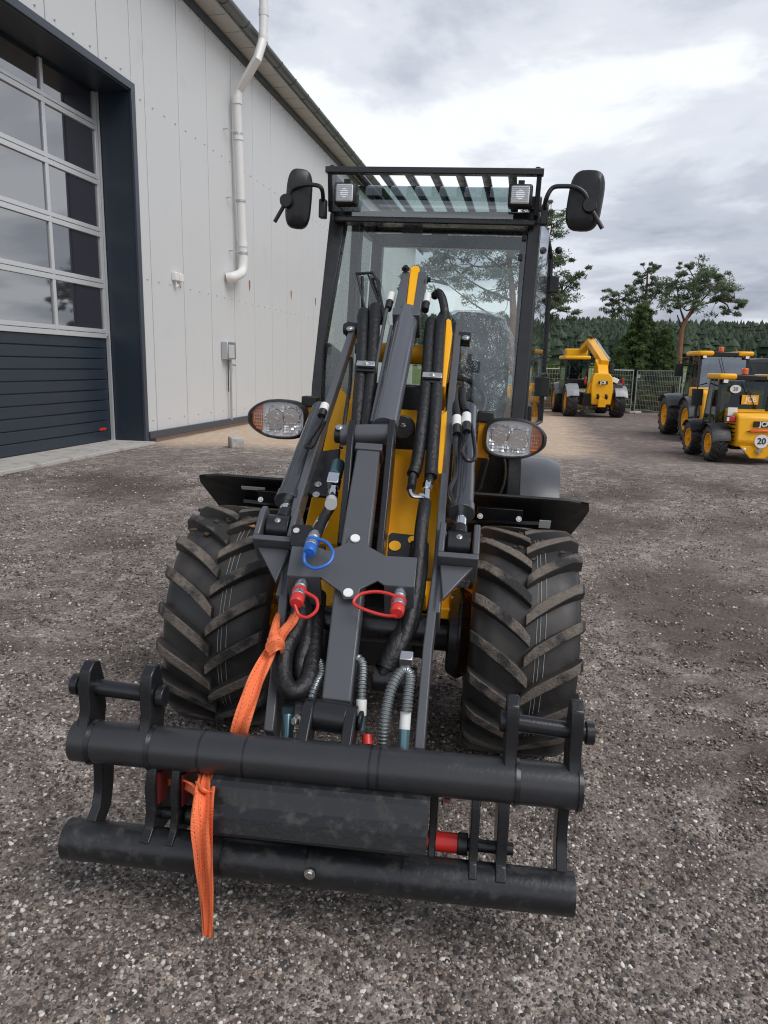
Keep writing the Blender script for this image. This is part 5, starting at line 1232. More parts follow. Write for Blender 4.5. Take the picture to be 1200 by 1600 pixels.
# work lamps
for (px, py) in ((538, 301), (813, 304)):
    c = CB.Y(px, py, RFp - .03)
    g = G(); g.box(c + Vector((0, .05, 0)), (.115, .08, .105)); wl = cpart(g, 'work_lamp', 'black_plastic', bevel=.012)
    g = G(); g.box(c + Vector((0, .007, -.0)), (.085, .012, .08)); cpart(g, 'lamp_reflector', 'reflector', parent=wl, bevel=.01)
    g = G()
    for k in range(8): g.box(c + Vector((0, -.001, -.033 + k * .0095)), (.078, .006, .004))
    cpart(g, 'lamp_ribs', 'light_grey', parent=wl)
    g = G(); g.lathe([(.022, 0), (.02, .01), (.004, .014)], c + Vector((0, -.003, 0)), (0, 1, 0), 16); cpart(g, 'lamp_bulb', 'chrome', parent=wl)
    g = G(); g.box(c + Vector((0, -.006, 0)), (.088, .003, .082)); cpart(g, 'lamp_lens', 'clear_lens', parent=wl)
    g = G(); g.box(c + Vector((0, .06, .06)), (.03, .03, .03)); cpart(g, 'lamp_bracket', 'black_plastic', parent=wl)
# mirrors on curved arms
def mirror(cpx, cpy, wpx, hpx, armpx, rod, s, tilt):
    yv = .72; c = CB.Y(cpx, cpy, yv); k = (CB.Y(cpx + 10, cpy, yv) - c).length / 10
    wv, hv = wpx * k / 2, hpx * k / 2
    M = Matrix.Rotation(tilt, 3, 'Y') @ Matrix.Rotation(s * R(-18), 3, 'Z')
    def ring(f, off): 
        o = []
        for i in range(28):
            t = 2 * math.pi * i / 28; cx, sy = math.cos(t), math.sin(t)
            o.append(c + M @ Vector((math.copysign(abs(cx) ** .62, cx) * wv * f, off, math.copysign(abs(sy) ** .55, sy) * hv * f)))
        return o
    rr = [ring(.55, -.035), ring(.85, -.03), ring(.97, -.016), ring(1.0, .005), ring(.97, .022)]; n = 28
    g = G(); g.add([q for r_ in rr for q in r_], [(i * n + k_, i * n + (k_ + 1) % n, (i + 1) * n + (k_ + 1) % n, (i + 1) * n + k_) for i in range(4) for k_ in range(n)] + [tuple(range(n)), tuple(4 * n + k_ for k_ in range(n))])
    mi = cpart(g, 'mirror', 'black_plastic')
    g = G(); g.add(ring(.9, .0225), [tuple(range(n))]); cpart(g, 'mirror_glass', 'mirror', parent=mi)
    pts = [CB.Y(x, y, yv - .05) for x, y in armpx[:-1]] + [CB.Y(*armpx[-1], yv + .05)]
    g = G(); g.tube(spline(pts, 6), .0105, 10); ar = cpart(g, 'mirror_arm', 'black_plastic')
    g = G(); g.box(CB.Y(*armpx[-1], yv + .04) + Vector((0, 0, -.02)), (.034, .05, .09)); cpart(g, 'arm_hinge', 'black_plastic', parent=ar, bevel=.006)
    p0, p1 = CB.Y(*rod[0], yv - .055), CB.Y(*rod[1], yv - .06)
    g = G(); g.tube([p0, p1], .010, 10); cpart(g, 'arm_rod', 'black_plastic', parent=ar)
    g = G(); g.lathe([(.03, -.02), (.035, 0), (.02, .03)], p0, (0, 1, 0), 16); cpart(g, 'mirror_clamp', 'black_plastic', parent=mi)
mirror(467, 311, 39, 86, [(449, 316), (455, 297), (470, 290), (492, 289), (503, 296), (505, 320)], [(448, 314), (429, 347)], -1, R(3))
mirror(914, 314, 56, 94, [(921, 321), (914, 303), (900, 293), (880, 291), (863, 294), (853, 312), (851, 330)], [(921, 321), (941, 357)], 1, R(4))
# side door standing ajar, hinged at the right front pillar
d0 = Vector((.56, .97, 0)); d1 = Vector((.668, 1.75, 0)); dd = (d1 - d0).normalized()
zb, ztp = 1.30, 2.40
dn = Vector((dd.y, -dd.x, 0))
g = G(); g.tube([d0 + Vector((0, 0, zb)), d1 + Vector((0, 0, zb)), d1 + Vector((-.03, -.02, ztp - .12)), d1 + Vector((-.07, -.15, ztp)), d0 + Vector((-.02, .05, ztp)), d0 + Vector((0, 0, zb))], .016, 10); dr = cpart(g, 'side_door', 'cab_black')
g = G(); g.prism([d0 + Vector((0, 0, zb)), d1 + Vector((0, 0, zb)), d1 + Vector((-.05, -.08, ztp)), d0 + Vector((-.02, .05, ztp))], dn * .005); cpart(g, 'door_glass', 'cab_glass', parent=dr)
g = G(); g.box(d1 + Vector((0, -.02, 2.13)), (.06, .06, .10)); cpart(g, 'door_stop', 'black_plastic', parent=dr, bevel=.008)
g = G(); g.box(d1 + Vector((-.02, -.05, 1.52)), (.10, .08, .12)); g.tube([d1 + Vector((-.05, -.08, 1.58)), d1 + Vector((0, 0, 1.60)), d1 + Vector((.02, .02, 1.54))], .014, 8); cpart(g, 'door_latch', 'black_plastic', parent=dr, bevel=.01)
g = G(); g.ball(d1 + Vector((0.01, -.02, 2.33)), .022, 12, 8); cpart(g, 'door_buffer', 'black_plastic', parent=dr)
# rear fenders
for s in (-1, 1):
    rows = []
    for k in range(15):
        a = R(-20 + k * 12.5); rows.append([(s * (.36 + .46 * j / 5), 1.95 - .56 * math.cos(a), .50 + .56 * math.sin(a) + (0 if j < 5 else -.03)) for j in range(6)])
    g = G(); g.sheet(rows, .012, (0, 0, -1)); cpart(g, 'rear_fender', 'grey_paint')
# engine hood behind the cab
g = G(); g.prism([(-.5, YB + .08, .65), (-.5, YB + .08, 1.45), (-.5, YB + .7, 1.38), (-.5, YB + .85, 1.1), (-.5, YB + .85, .6)], (1.0, 0, 0)); cpart(g, 'engine_hood', 'yellow', bevel=.03)
g = G(); g.box((0, 2.3, .5), (.7, 1.2, .35)); cpart(g, 'rear_frame_box', 'black_paint', bevel=.02)
# interior: seat under plastic film, steering wheel, mirror, sun sensor, wiper
def cushion(name, rows):
    n = 24; vs = []
    for (c, a, b2) in rows:
        for i in range(n):
            t = 2 * math.pi * i / n; cx, sy = math.cos(t), math.sin(t); vs.append(Vector(c) + Vector((math.copysign(abs(cx) ** .55, cx) * a, math.copysign(abs(sy) ** .6, sy) * b2, 0)))
    g = G(); g.add(vs, [(i * n + k, i * n + (k + 1) % n, (i + 1) * n + (k + 1) % n, (i + 1) * n + k) for i in range(len(rows) - 1) for k in range(n)] + [tuple(range(n))[::-1], tuple((len(rows) - 1) * n + k for k in range(n))]); return g
sx_ = CB.Y(735, 560, 1.55).x
srow = [((sx_, 1.50, 1.27), .22, .06), ((sx_, 1.52, 1.40), .24, .075), ((sx_, 1.56, 1.62), .235, .075), ((sx_, 1.59, 1.80), .21, .07), ((sx_, 1.61, 1.90), .165, .055), ((sx_, 1.615, 1.94), .10, .03)]
seat = cpart(cushion('seat', srow), 'seat_backrest', 'seat_fabric')
g = cushion('b', [((sx_, 1.30, 1.16), .23, .22), ((sx_, 1.30, 1.20), .25, .25), ((sx_, 1.30, 1.27), .24, .24), ((sx_, 1.30, 1.29), .20, .2)]); cpart(g, 'seat_cushion', 'seat_fabric')
film = cushion('film', [((c[0], c[1] - .01, c[2] + .0), a + .035, b2 + .045) for c, a, b2 in srow] + [((sx_, 1.62, 1.955), .07, .02)])
rs = random.Random(4)
film.v = [v + Vector((mnoise.noise(v * 9), mnoise.noise(v * 9 + Vector((5, 0, 0))), mnoise.noise(v * 7)) ) * .03 for v in film.v]
cpart(film, 'plastic_cover', 'plastic_film', parent=seat)
film2 = G(); rows = []
for i in range(14):
    z = 1.75 - .62 * i / 13; y = 1.46 - .52 * (i / 13) ** 1.3
    rows.append([Vector((sx_ + .30 * (j / 9 - .3) + .02 * math.sin(i * 1.1 + j), y + .03 * mnoise.noise((i * .9, j * .8, 2)), z + .02 * mnoise.noise((i * .6, j * 1.1, 7)))) for j in range(10)])
film2.sheet(rows); cpart(film2, 'plastic_cover', 'plastic_film', parent=seat)
g = G(); g.tube([(sx_ - .05 + .18 * math.cos(a), 1.12 + .10 * math.sin(a), 1.42 + .13 * math.sin(a)) for a in [2 * math.pi * k / 28 for k in range(28)]], .014, 8, closed=True); stw = cpart(g, 'steering_wheel', 'black_plastic')
g = G(); g.tube([(sx_ - .05, .98, 1.15), (sx_ - .05, 1.12, 1.42)], .04, 12); g.box((sx_ - .05, 1.12, 1.42), (.34, .03, .03)); cpart(g, 'steering_column', 'black_plastic', parent=stw)
g = G(); g.box((sx_ + .33, 1.4, 1.3), (.12, .5, .25)); g.tube([(sx_ + .33, 1.25, 1.42), (sx_ + .34, 1.2, 1.62)], .014, 8); g.ball((sx_ + .34, 1.19, 1.65), .035); cpart(g, 'control_console', 'black_plastic', bevel=.02)
c = CB.Y(644, 371, 1.15); g = G(); g.box(c, (.105, .03, .075)); g.tube([c + Vector((0, 0, .03)), c + Vector((0, .02, .12))], .008, 8); cpart(g, 'inside_mirror', 'black_plastic', bevel=.012)
c = CB.Y(687, 371, 1.0); g = G(); g.box(c, (.085, .02, .043)); cpart(g, 'display', 'black_plastic', bevel=.005)
g = G(); g.tube([K(566, 350, -.06), K(562, 400, -.06), K(560, 470, -.06), K(556, 540, -.06)], .010, 8); cpart(g, 'wiper_cable', 'black_plastic')
wi = G(); wi.tube([K(556, 428, .03), K(582, 426, .03), K(590, 440, .03), K(600, 490, .03)], .0075, 8); wi.tube([K(558, 430, .03), K(574, 500, .03)], .006, 8); wi.tube([K(575, 428, .03), K(602, 500, .03)], .006, 8); wi.tube([K(566, 432, .02), K(566, 540, .02)], .008, 8); cpart(wi, 'wiper', 'black_plastic')
g = G(); g.box(K(570, 545, .02), (.10, .05, .06)); cpart(g, 'wiper_motor', 'black_plastic', bevel=.01)

# ================================================================== ORANGE STRAP
st_ = empty('lifting_strap', Frame(Matrix.Translation(CR.M @ Vector((-.285, -1.33, .02)))), 'orange webbing strap knotted to the loader arm and hanging over the carriage tube', 'strap')
def ribbon(name, pts, widths, wdirs, fr, curl=.25, th=.006, k=8):
    P = spline(pts, k); n = len(P); m = len(widths) - 1
    g = G(); uv = []; nc = 9; L_ = 0
    for side in (0, 1):
        L_ = 0
        for i, p in enumerate(P):
            if i: L_ += (p - P[i - 1]).length
            f = i / (n - 1) * m; a = min(int(f), m - 1); fr_ = f - a
            wv = widths[a] * (1 - fr_) + widths[a + 1] * fr_; wd = (Vector(wdirs[a]) * (1 - fr_) + Vector(wdirs[a + 1]) * fr_).normalized()
            t = (P[min(i + 1, n - 1)] - P[max(i - 1, 0)]).normalized(); nr = wd.cross(t).normalized()
            for j in range(nc):
                u_ = j / (nc - 1) - .5
                fold = curl * wv * (math.cos(u_ * math.pi * 2.2 + .7 * math.sin(i * .25)) - .3) * .35
                g.v.append(p + wd * (u_ * wv) + nr * (fold + (th if side else 0))); uv.append((j / (nc - 1), L_))
    off = n * nc
    for i in range(n - 1):
        for j in range(nc - 1):
            q = i * nc + j; g.f.append((q, q + 1, q + nc + 1, q + nc)); g.f.append((off + q, off + q + nc, off + q + nc + 1, off + q + 1))
    for i in range(n - 1):
        for j in (0, nc - 1):
            q = i * nc + j; g.f.append((q, q + nc, off + q + nc, off + q))
    for i in (0, n - 1):
        for j in range(nc - 1): q = i * nc + j; g.f.append((q, q + 1, off + q + 1, off + q))
    g.uv = uv; return build(g, name, 'webbing', st_, fr, sharp=60)
Wd = (1, 0, 0); Wt = (.8, -.5, .2)
ribbon('upper_length', [A(428, 1010, .05), A(412, 1040, .07), A(398, 1070, .08), A(388, 1100, .08), A(378, 1130, .06), A(370, 1160, .0)], [.040, .047, .052, .053, .053], [Wt, Wd, Wd, Wd, Wd], FF, .5)
ribbon('upper_loop', [A(430, 1005, .05), A(443, 985, .07), A(456, 968, .06), A(463, 955, .03), A(470, 940, -.04)], [.05, .045, .04, .035, .03], [Wt, Wt, Wt, Wt, Wt], FF, .5)
ribbon('upper_loop', [A(424, 1004, .06), A(428, 985, .06), A(432, 970, .04), A(436, 958, -.04)], [.045, .04, .03, .02], [Wt, Wt, Wt, Wt], FF, .4)
ribbon('knot', [A(418, 1012, .09), A(428, 1003, .11), A(438, 1000, .10), A(440, 1010, .06)], [.055, .06, .06, .05], [(.3, -.5, -.8), (.35, -.5, -.8), (.3, -.4, -.9), (.3, -.3, -.9)], FF, .35)
def S(px, py, y): return CR.Y(px, py, y)
ribbon('lower_length', [S(327, 1200, -1.20), S(320, 1218, -1.24), S(316, 1245, -1.33), S(314, 1285, -1.378), S(317, 1330, -1.385), S(320, 1380, -1.365), S(323, 1430, -1.335), S(324, 1474, -1.33)], [.03, .033, .042, .048, .048, .042, .033, .026, .020], [Wd] * 9, CR, .6)
ribbon('lower_length', [S(330, 1195, -1.19), S(326, 1225, -1.26), S(322, 1260, -1.35), S(322, 1330, -1.372), S(325, 1400, -1.35), S(326, 1466, -1.325)], [.03, .04, .04, .035, .03, .02], [(1, .3, 0)] * 6, CR, .5)
ribbon('knot', [S(308, 1228, -1.26), S(318, 1240, -1.315), S(330, 1243, -1.29), S(334, 1235, -1.24)], [.045, .05, .045, .04], [(.2, -.3, .9)] * 4, CR, .4)
ribbon('side_loop', [S(262, 1222, -1.17), S(280, 1222, -1.20), S(296, 1228, -1.24), S(312, 1240, -1.29)], [.02, .03, .04, .045], [(0, -.3, 1)] * 4, CR, .4)

# ================================================================== PARKED MACHINES
def mpart(root, fr):
    return lambda g, name, m, **k: build(g, name, m, k.pop('parent', root), fr, **k)
def win(part_, parent, pts, off):
    g = G(); g.prism(pts, off); return part_(g, 'window', 'dark_glass', parent=parent)
glassmat('pale_glass', (0.60, 0.66, 0.67), 1.5, gmin=0.22)
m = glassmat('dark_glass', (0.42, 0.50, 0.50), 1.5, gmin=0.0)

# --- telehandler seen from behind
rl, rr_ = gpt(896, 652), gpt(966, 653)
mid = (rl + rr_) / 2; yaw_t = math.atan2(-(rr_ - rl).y, (rr_ - rl).x) * 0 + .06
TH = mkframe(mid.x, mid.y + .45, 0, yaw_t)
th = empty('telehandler', TH, 'yellow telehandler with raised boom parked with its back to the yard by the fence', 'telehandler')
P_ = mpart(th, TH)
for y in (0, 2.5):
    for s in (-1, 1): wheel(th, TH, (s * .82, y, .53), .53, .40, 16, 'yellow', s, detail=False, lug_mat='rubber', rim_r=.29)
for s in (-1, 1):
    for y in (0, 2.5):
        g = G(); rows = [[(s * (.62 + .42 * j / 3), y - .60 * math.cos(R(a)), .55 + .60 * math.sin(R(a)) - (.05 if j == 3 else 0)) for j in range(4)] for a in range(20, 150, 12)]
        g.sheet(rows, .02, (0, 0, -1)); P_(g, 'fender', 'wrapped_grey')
g = G(); g.box((0, 1.25, .62), (.95, 3.6, .42)); P_(g, 'chassis', 'black_paint', bevel=.02)
g = G(); g.prism([(-.20, -.62, .45), (-.24, -.66, 1.0), (-.20, -.62, 1.38), (-.10, -.55, 1.52), (.36, -.55, 1.52), (.46, -.62, 1.38), (.50, -.66, 1.0), (.46, -.62, .45)], (0, .5, 0)); cw = P_(g, 'counterweight', 'yellow', bevel=.04)
g = G(); g.box((.13, -.665, 1.20), (.32, .02, .11)); bdg = P_(g, 'badge', 'lettering', parent=cw)
text('badge_letters', 'JCB', 'white_paint', cw, TH, (.13, -.68, 1.20), (1, 0, 0), (0, 0, 1), .13, bold=.004)
g = G(); g.box((.13, -.70, .52), (.26, .1, .30)); P_(g, 'tow_block', 'yellow', parent=cw, bevel=.02)
for x in (-.02, .26): g = G(); g.tube([(x, -.68, .78), (x, -.76, .74), (x, -.70, .66)], .05, 10); P_(g, 'tow_hook', 'black_paint', parent=cw)
g = G(); g.prism([(.02, -.35, 1.45), (.02, .55, 1.45), (.02, .35, 2.0), (.02, -.15, 1.75)], (.36, 0, 0)); P_(g, 'boom_tower', 'yellow', bevel=.02)
bt0, bt1 = TH.Y(944, 574, .0), TH.Y(923, 541, 3.3)
g = G(); g.rib([bt0, bt1], (1, 0, 0), .28, (0, -.3, .95), .26); P_(g, 'boom', 'yellow', bevel=.02)
g = G(); g.tube([bt0 + Vector((.17, 0, .25)), bt1 + Vector((.17, 0, .25))], .05, 10); P_(g, 'boom_ram', 'steel')
g = G(); g.rib([bt1 + Vector((0, 0, .1)), TH.Y(912, 549, 3.7), TH.Y(905, 560, 3.9)], (1, 0, 0), .26, (0, 0, 1), .2); P_(g, 'boom_head', 'yellow', bevel=.02)
bk = TH.Y(900, 551, 4.0); g = G(); g.box(bk, (.85, .5, .30)); P_(g, 'bucket', 'yellow', bevel=.04)
g = G(); g.ball(bt1 + Vector((.0, 0, .34)), .06); g.ball(bt1 + Vector((.26, -.1, .32)), .06); P_(g, 'hose_reel', 'black_plastic')
g = G(); g.cyl((.56, .3, 1.5), (.56, .3, 1.86), .13, n=16); P_(g, 'air_filter', 'black_plastic', bevel=.02)
# cab on the left
cbx0, cbx1, cy0, cy1 = -.92, -.10, .75, 1.95
g = G(); g.prism([(cbx0, cy0, .95), (cbx1, cy0, .95), (cbx1, cy0, 1.30), (cbx0, cy0, 1.30)], (0, 1.2, 0)); cb_ = P_(g, 'cab_base', 'black_paint', bevel=.02)
for x, y in ((cbx0, cy0), (cbx1, cy0), (cbx0, cy1), (cbx1, cy1)): g = G(); g.box((x + (.03 if x < -.5 else -.03), y + (.03 if y < 1 else -.03), 1.62), (.07, .07, .78)); P_(g, 'cab_post', 'cab_black', bevel=.01)
g = G(); g.box(((cbx0 + cbx1) / 2, (cy0 + cy1) / 2, 2.05), (.92, 1.34, .13)); P_(g, 'cab_roof', 'yellow', bevel=.04)
for pts, off in (([(cbx0 + .07, cy0 + .02, 1.32), (cbx1 - .07, cy0 + .02, 1.32), (cbx1 - .07, cy0 + .02, 1.96), (cbx0 + .07, cy0 + .02, 1.96)], (0, .01, 0)), ([(cbx0 + .01, cy0 + .08, 1.32), (cbx0 + .01, cy1 - .08, 1.32), (cbx0 + .01, cy1 - .08, 1.96), (cbx0 + .01, cy0 + .08, 1.96)], (.01, 0, 0)), ([(cbx0 + .07, cy1 - .03, 1.32), (cbx1 - .07, cy1 - .03, 1.32), (cbx1 - .07, cy1 - .03, 1.96), (cbx0 + .07, cy1 - .03, 1.96)], (0, .01, 0))):
    g = G(); g.prism(pts, off); P_(g, 'window', 'dark_glass')
g = G(); g.box((-.5, 1.25, 1.42), (.36, .1, .5)); P_(g, 'seat', 'seat_fabric', bevel=.04)
g = G(); g.tube([(-.8, cy0 - .01, 1.95), (-.5, cy0 - .01, 1.55)], .012, 6); P_(g, 'wiper', 'black_plastic')
for x in (-.36, .92): g = G(); g.box((x, -.12, 1.24), (.10, .07, .30)); tl = P_(g, 'tail_lamp', 'black_plastic', bevel=.01); g = G(); g.box((x, -.16, 1.26), (.08, .02, .22)); P_(g, 'lamp_lens', 'tail_red', parent=tl, bevel=.01)
g = G(); g.prism([(.5, -.45, .8), (.5, 1.6, .8), (.5, 1.5, 1.42), (.5, -.3, 1.2)], (.4, 0, 0)); P_(g, 'engine_pod', 'black_paint', bevel=.05)
g = G(); g.box((.62, -.2, 1.28), (.22, .3, .16), Matrix.Rotation(.4, 3, 'Y')); P_(g, 'fuel_filler', 'white_paint', bevel=.02)
g = G(); g.box((-.2, -.3, .85), (.3, .4, .6), Matrix.Rotation(.3, 3, 'Y')); P_(g, 'rear_brace', 'yellow', bevel=.03)

# --- generic articulated loader seen from behind its left side
def loader(fr, label, r, w, wb, tr, hood, cabh, big, hin=.02):
    root = empty('wheel_loader', fr, label, 'wheel loader', 'yellow loaders parked on the dirt'); P = mpart(root, fr)
    for y in (0, wb):
        for s in (-1, 1): wheel(root, fr, (s * tr, y, r), r, w, 15, 'yellow', s, detail=False, lug_mat='rubber', rim_r=r * .52)
        for s in (-1, 1):
            rows = [[(s * (tr - w * .55 + w * 1.15 * j / 3), y - r * 1.13 * math.cos(R(a)), r + r * 1.13 * math.sin(R(a)) - (.03 if j == 3 else 0)) for j in range(4)] for a in range(15 if y == 0 else 30, 150, 12)]
            g = G(); g.sheet(rows, .02, (0, 0, -1)); P(g, 'fender', 'black_plastic' if not big else 'grey_paint')
    g = G(); g.box((0, wb / 2, r * 1.05), (tr * 1.1, wb * 1.1, r * .7)); P(g, 'chassis', 'black_paint', bevel=.02)
    hx = tr - hin; y0 = -r * 1.35; y1 = wb * .28; z0, z1 = r * .95, hood
    g = G(); g.prism([(-hx, y0 + .06, z0), (-hx, y0, z0 + .1), (-hx, y0 + .05, z1 - .08), (-hx, y0 + .14, z1), (-hx, y1, z1 + .04), (-hx, y1, z0)], (2 * hx, 0, 0)); hd = P(g, 'engine_hood', 'yellow', bevel=.03)
    cyb, cyf = wb * .22, wb * .78; zb_ = hood * .78; ch = cabh
    cw_ = tr * (.80 if big else .93)
    g = G(); g.prism([(-cw_, cyb, r * 1.0), (-cw_, cyf, r * 1.0), (-cw_, cyf, zb_), (-cw_, cyb, zb_)], (2 * cw_, 0, 0)); P(g, 'cab_base', 'cab_black', bevel=.02)
    for s in (-1, 1):
        for y, yt in ((cyb, cyb + .08), (cyf, cyf - .12), ((cyb + cyf) / 2, (cyb + cyf) / 2)):
            g = G(); g.rib([(s * cw_, y, zb_ - .05), (s * cw_ * .94, yt, ch - .06)], (0, 1, 0), .06, (-s, 0, 0), .06); P(g, 'cab_post', 'cab_black', bevel=.008)
        g = G(); g.prism([(s * cw_ * .99, cyb + .03, zb_), (s * cw_ * .99, cyf - .03, zb_), (s * cw_ * .94, cyf - .15, ch - .1), (s * cw_ * .94, cyb + .1, ch - .1)], (-s * .01, 0, 0)); P(g, 'window', 'dark_glass')
    for y, yt in ((cyb, cyb + .08), (cyf, cyf - .12)):
        g = G(); g.prism([(-cw_ * .95, y, zb_), (cw_ * .95, y, zb_), (cw_ * .9, yt, ch - .1), (-cw_ * .9, yt, ch - .1)], (0, .012, 0)); P(g, 'window', 'pale_glass' if big else 'dark_glass')
    g = G(); g.box((0, (cyb + cyf) / 2, ch - .03), (cw_ * 1.1, cyf - cyb + .05, .10)); rf = P(g, 'cab_roof', 'cab_black', bevel=.02)
    for s in (-1, 1): g = G(); g.box((s * cw_ * .75, (cyb + cyf) / 2 - .04, ch - .015), (cw_ * .58, cyf - cyb + .06, .11)); P(g, 'roof_pod', 'yellow', parent=rf, bevel=.04)
    g = G(); g.cyl((-.05, cyb + .2, ch + .02), (-.05, cyb + .2, ch + .14), .06, n=16); P(g, 'beacon', 'beacon', parent=rf, bevel=.015)
    g = G(); g.box((0, (cyb + cyf) / 2 + .05, zb_ + .25), (.38, .12, .6)); g.box((0, (cyb + cyf) / 2 + .2, zb_ + .05), (.4, .4, .14)); P(g, 'seat', 'seat_fabric', bevel=.04)
    g = G(); g.tube([(.2 * math.cos(a), cyf - .22 + .06 * math.sin(a), zb_ + .28 + .14 * math.sin(a)) for a in [k * .3 for k in range(21)]], .015, 6); P(g, 'steering_wheel', 'black_plastic')
    # tail lamp, lift arms at the front
    for s in (-1, 1):
        g = G(); g.box((s * (hx + .07), y0 + .22, z1 - .12), (.17, .12, .11)); tl_ = P(g, 'tail_lamp', 'black_plastic', bevel=.01)
        g = G(); g.box((s * (hx + .06), y0 + .15, z1 - .12), (.12, .03, .09)); P(g, 'lamp_lens', 'tail_red', parent=tl_, bevel=.01)
        g = G(); g.box((s * (hx + .14), y0 + .15, z1 - .12), (.035, .03, .07)); P(g, 'clear_lens', 'white_paint', parent=tl_)
        g = G(); g.rib([(s * .22, wb * .95, hood * 1.0), (s * .22, wb * 1.35, hood * .75), (s * .22, wb * 1.75, r * .7)], (1, 0, 0), .06, (0, 0, 1), .2); P(g, 'lift_arm', 'black_paint' if big else 'yellow', bevel=.01)
    g = G(); g.box((0, wb * 1.85, r * .8), (tr * 1.1, .1, .35)); g.box((-.3, wb * 1.9, r * 1.6), (.06, .06, .9)); g.box((.3, wb * 1.9, r * 1.6), (.06, .06, .9)); P(g, 'fork_carriage', 'black_paint', bevel=.01)
    g = G(); g.box((-cw_ - .18, cyf - .1, ch - .42), (.2, .05, .32)); g.tube([(-cw_, cyf - .05, ch - .15), (-cw_ - .18, cyf - .08, ch - .2), (-cw_ - .18, cyf - .08, ch - .4)], .014, 6); P(g, 'mirror', 'black_plastic', bevel=.02)
    # hood grilles, seams, exhaust, steps and grab rails
    for s in (-1, 1):
        for k in range(5): g = G(); g.box((s * (hx + .002), (y0 + y1) / 2 - .05, z0 + .10 + k * (z1 - z0 - .25) / 5), (.012, (y1 - y0) * .5, .02)); P(g, 'grille_slat', 'black_paint', parent=hd)
        g = G(); g.box((s * (hx + .001), y0 + .34, (z0 + z1) / 2), (.006, .008, z1 - z0 - .12)); P(g, 'panel_gap', 'lettering', parent=hd)
        g = G(); g.box((s * (cw_ + .03), (cyb + cyf) / 2, r * .75), (.10, .34, .03)); g.box((s * (cw_ + .03), (cyb + cyf) / 2, r * 1.15), (.08, .30, .03)); P(g, 'step', 'black_paint')
        g = G(); g.tube([(s * (cw_ + .02), cyb + .08, zb_ - .1), (s * (cw_ + .06), cyb + .08, zb_), (s * (cw_ + .05), cyb + .10, ch - .35), (s * (cw_ + .01), cyb + .10, ch - .28)], .012, 6); P(g, 'grab_rail', 'black_plastic')
        g = G(); g.box((s * cw_ * .99, cyb + .12, zb_ + .05), (.03, .12, .05)); P(g, 'door_handle', 'black_plastic')
        g = G(); g.box((s * cw_ * .8, cyb - .0, ch - .10), (.10, .08, .08)); wl = P(g, 'work_lamp', 'black_plastic', bevel=.01); g = G(); g.box((s * cw_ * .8, cyb - .045, ch - .10), (.08, .012, .06)); P(g, 'lamp_lens', 'reflector', parent=wl)
    g = G(); g.box((0, y0 + .16, z1 + .004), (2 * hx * .96, .008, .006)); g.box((0, y0 + .0, (z0 + z1) / 2 - .02), (.5, .02, .01)); P(g, 'panel_gap', 'lettering', parent=hd)
    g = G(); g.cyl((hx * .6, y0 + .45, z1), (hx * .6, y0 + .45, z1 + .28), .035, n=12); P(g, 'exhaust', 'black_paint')
    g = G(); g.tube([(-.1, cyb - .01, ch - .12), (.15, cyb - .02, zb_ + .2)], .008, 6); P(g, 'wiper', 'black_plastic')
    return root, P, hd, hx, y0, z1, z0, cw_, cyb, zb_, ch
# compact loader with the speed disc
q = gpt(1118, 722); FRB = mkframe(q.x + .62, q.y + .08, 0, .08)
root, P, hd, hx, y0, z1, z0, cw_, cyb, zb_, ch = loader(FRB, 'compact yellow loader with white 20 disc and red reflector on its engine hood', .335, .28, 1.15, .62, .92, 1.56, False, .22)
g = G(); g.box((.04, y0 + .012, z1 - .19), (.36, .03, .10)); P(g, 'badge', 'lettering', parent=hd)
text('badge_letters', 'JCB', 'white_paint', hd, FRB, (.04, y0 - .008, z1 - .19), (1, 0, 0), (0, 0, 1), .115, bold=.004)
g = G(); g.box((.10, y0 - .01, z1 - .31), (.60, .03, .05)); P(g, 'reflector_bar', 'beacon', parent=hd, bevel=.01)
g = G(); g.lathe([(.12, 0), (.12, .008)], (.02, y0 - .0, z1 - .49), (0, -1, 0), 32); P(g, 'speed_disc', 'white_paint', parent=hd)
text('disc_numerals', '20', 'lettering', hd, FRB, (.02, y0 - .014, z1 - .49), (1, 0, 0), (0, 0, 1), .15, bold=.003)
g = G(); g.prism([(-.34, y0 + .03, z0 + .02), (.34, y0 + .03, z0 + .02), (.13, y0 + .03, z0 - .20), (-.13, y0 + .03, z0 - .20)], (0, .06, 0)); tw = P(g, 'tow_plate', 'yellow', bevel=.01)
g = G(); g.cyl((0, y0 + .0, z0 - .12), (0, y0 + .0, z0 + .0), .025, n=12); g.box((0, y0 + .0, z0 - .06), (.12, .03, .03)); P(g, 'tow_pin', 'steel', parent=tw)
for x in (-.25, .25): g = G(); g.ball((x, y0 + .02, z0 - .04), .03, 10, 8); P(g, 'tow_light', 'white_paint', parent=tw)
g = G(); g.lathe([(.10, 0), (.10, .004)], (-.26, cyb - .004, ch - .24), (0, -1, 0), 24); g.v = [Vector((v.x, v.y, (v.z - (ch - .24)) * .75 + ch - .24)) for v in g.v]; P(g, 'window_sticker', 'sticker')
text('sticker_digits', '20', 'lettering', root, FRB, (-.26, cyb - .012, ch - .24), (1, 0, 0), (0, 0, 1), .09)
g = G(); g.box((.02, cyb - .004, ch - .43), (.30, .004, .17)); sg = P(g, 'window_sign', 'yellow')
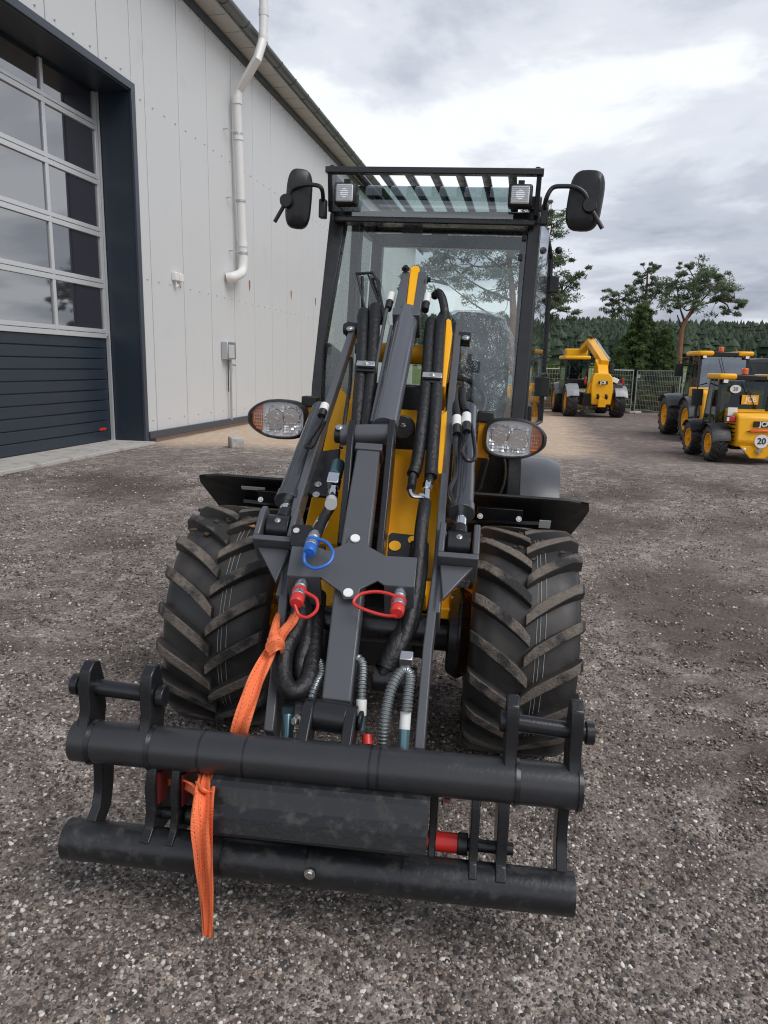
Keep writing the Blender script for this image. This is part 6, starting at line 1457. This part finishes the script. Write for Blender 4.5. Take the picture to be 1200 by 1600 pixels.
text('sign_letters', 'JCB', 'white_paint', root, FRB, (.03, cyb - .012, ch - .43), (1, 0, 0), (0, 0, 1), .13, bold=.004)
g = G(); g.box((-.42, y0 + .3, z1 - .02), (.16, .02, .2)); P(g, 'paper_notice', 'white_paint')
text('side_letters', 'JCB', 'white_paint', root, FRB, (-cw_ - .004, cyb + .25, .38), (0, -1, 0), (0, 0, 1), .14, bold=.003)
# larger loader behind it
q = gpt(1079, 692); FRA = mkframe(q.x + .94, q.y + .45, 0, .10)
loader(FRA, 'larger yellow loader with tall glazed cab parked behind the compact loader', .50, .38, 1.85, .76, 1.22, 2.08, True)
# dark machine half hidden at the yard edge
q = gpt(1216, 690); FRD = mkframe(q.x + .75, q.y + .4, 0, -.05)
dk = empty('dark_machine', FRD, 'dark grey cabbed machine cut off at the edge of the yard', 'machine'); P = mpart(dk, FRD)
for y in (0, 1.7):
    for s in (-1, 1): wheel(dk, FRD, (s * .7, y, .48), .48, .36, 15, 'yellow', s, detail=False, lug_mat='rubber')
g = G(); g.prism([(-.72, -.6, .5), (-.72, -.6, 1.25), (-.72, .4, 1.35), (-.72, .5, 2.0), (-.72, 1.6, 2.0), (-.72, 1.9, 1.1), (-.72, 1.9, .5)], (1.44, 0, 0)); P(g, 'body', 'grey_paint', bevel=.04)
g = G(); g.prism([(-.728, .45, 1.4), (-.728, 1.5, 1.4), (-.728, 1.45, 1.9), (-.728, .55, 1.9)], (.004, 0, 0)); P(g, 'window', 'dark_glass')
g = G(); g.prism([(-.6, .36, 1.42), (.6, .36, 1.42), (.6, .42, 1.92), (-.6, .42, 1.92)], (0, .01, 0)); P(g, 'window', 'dark_glass')
g = G(); g.tube([(-.74, .4, 2.02), (.74, .4, 2.02)], .04, 10); g.box((-.85, .5, 1.2), (.25, .3, .2)); P(g, 'roof_bar', 'galv', bevel=.01)
# machine mostly hidden behind the cab: only wheel and fender show past the door
q = gpt(838, 652); FRE = mkframe(q.x - .62, q.y + .3, 0, -.05)
root, *_ = loader(FRE, 'yellow wheeled machine mostly hidden behind the loader cab', .50, .38, 1.8, .62, 1.05, 1.5, True)
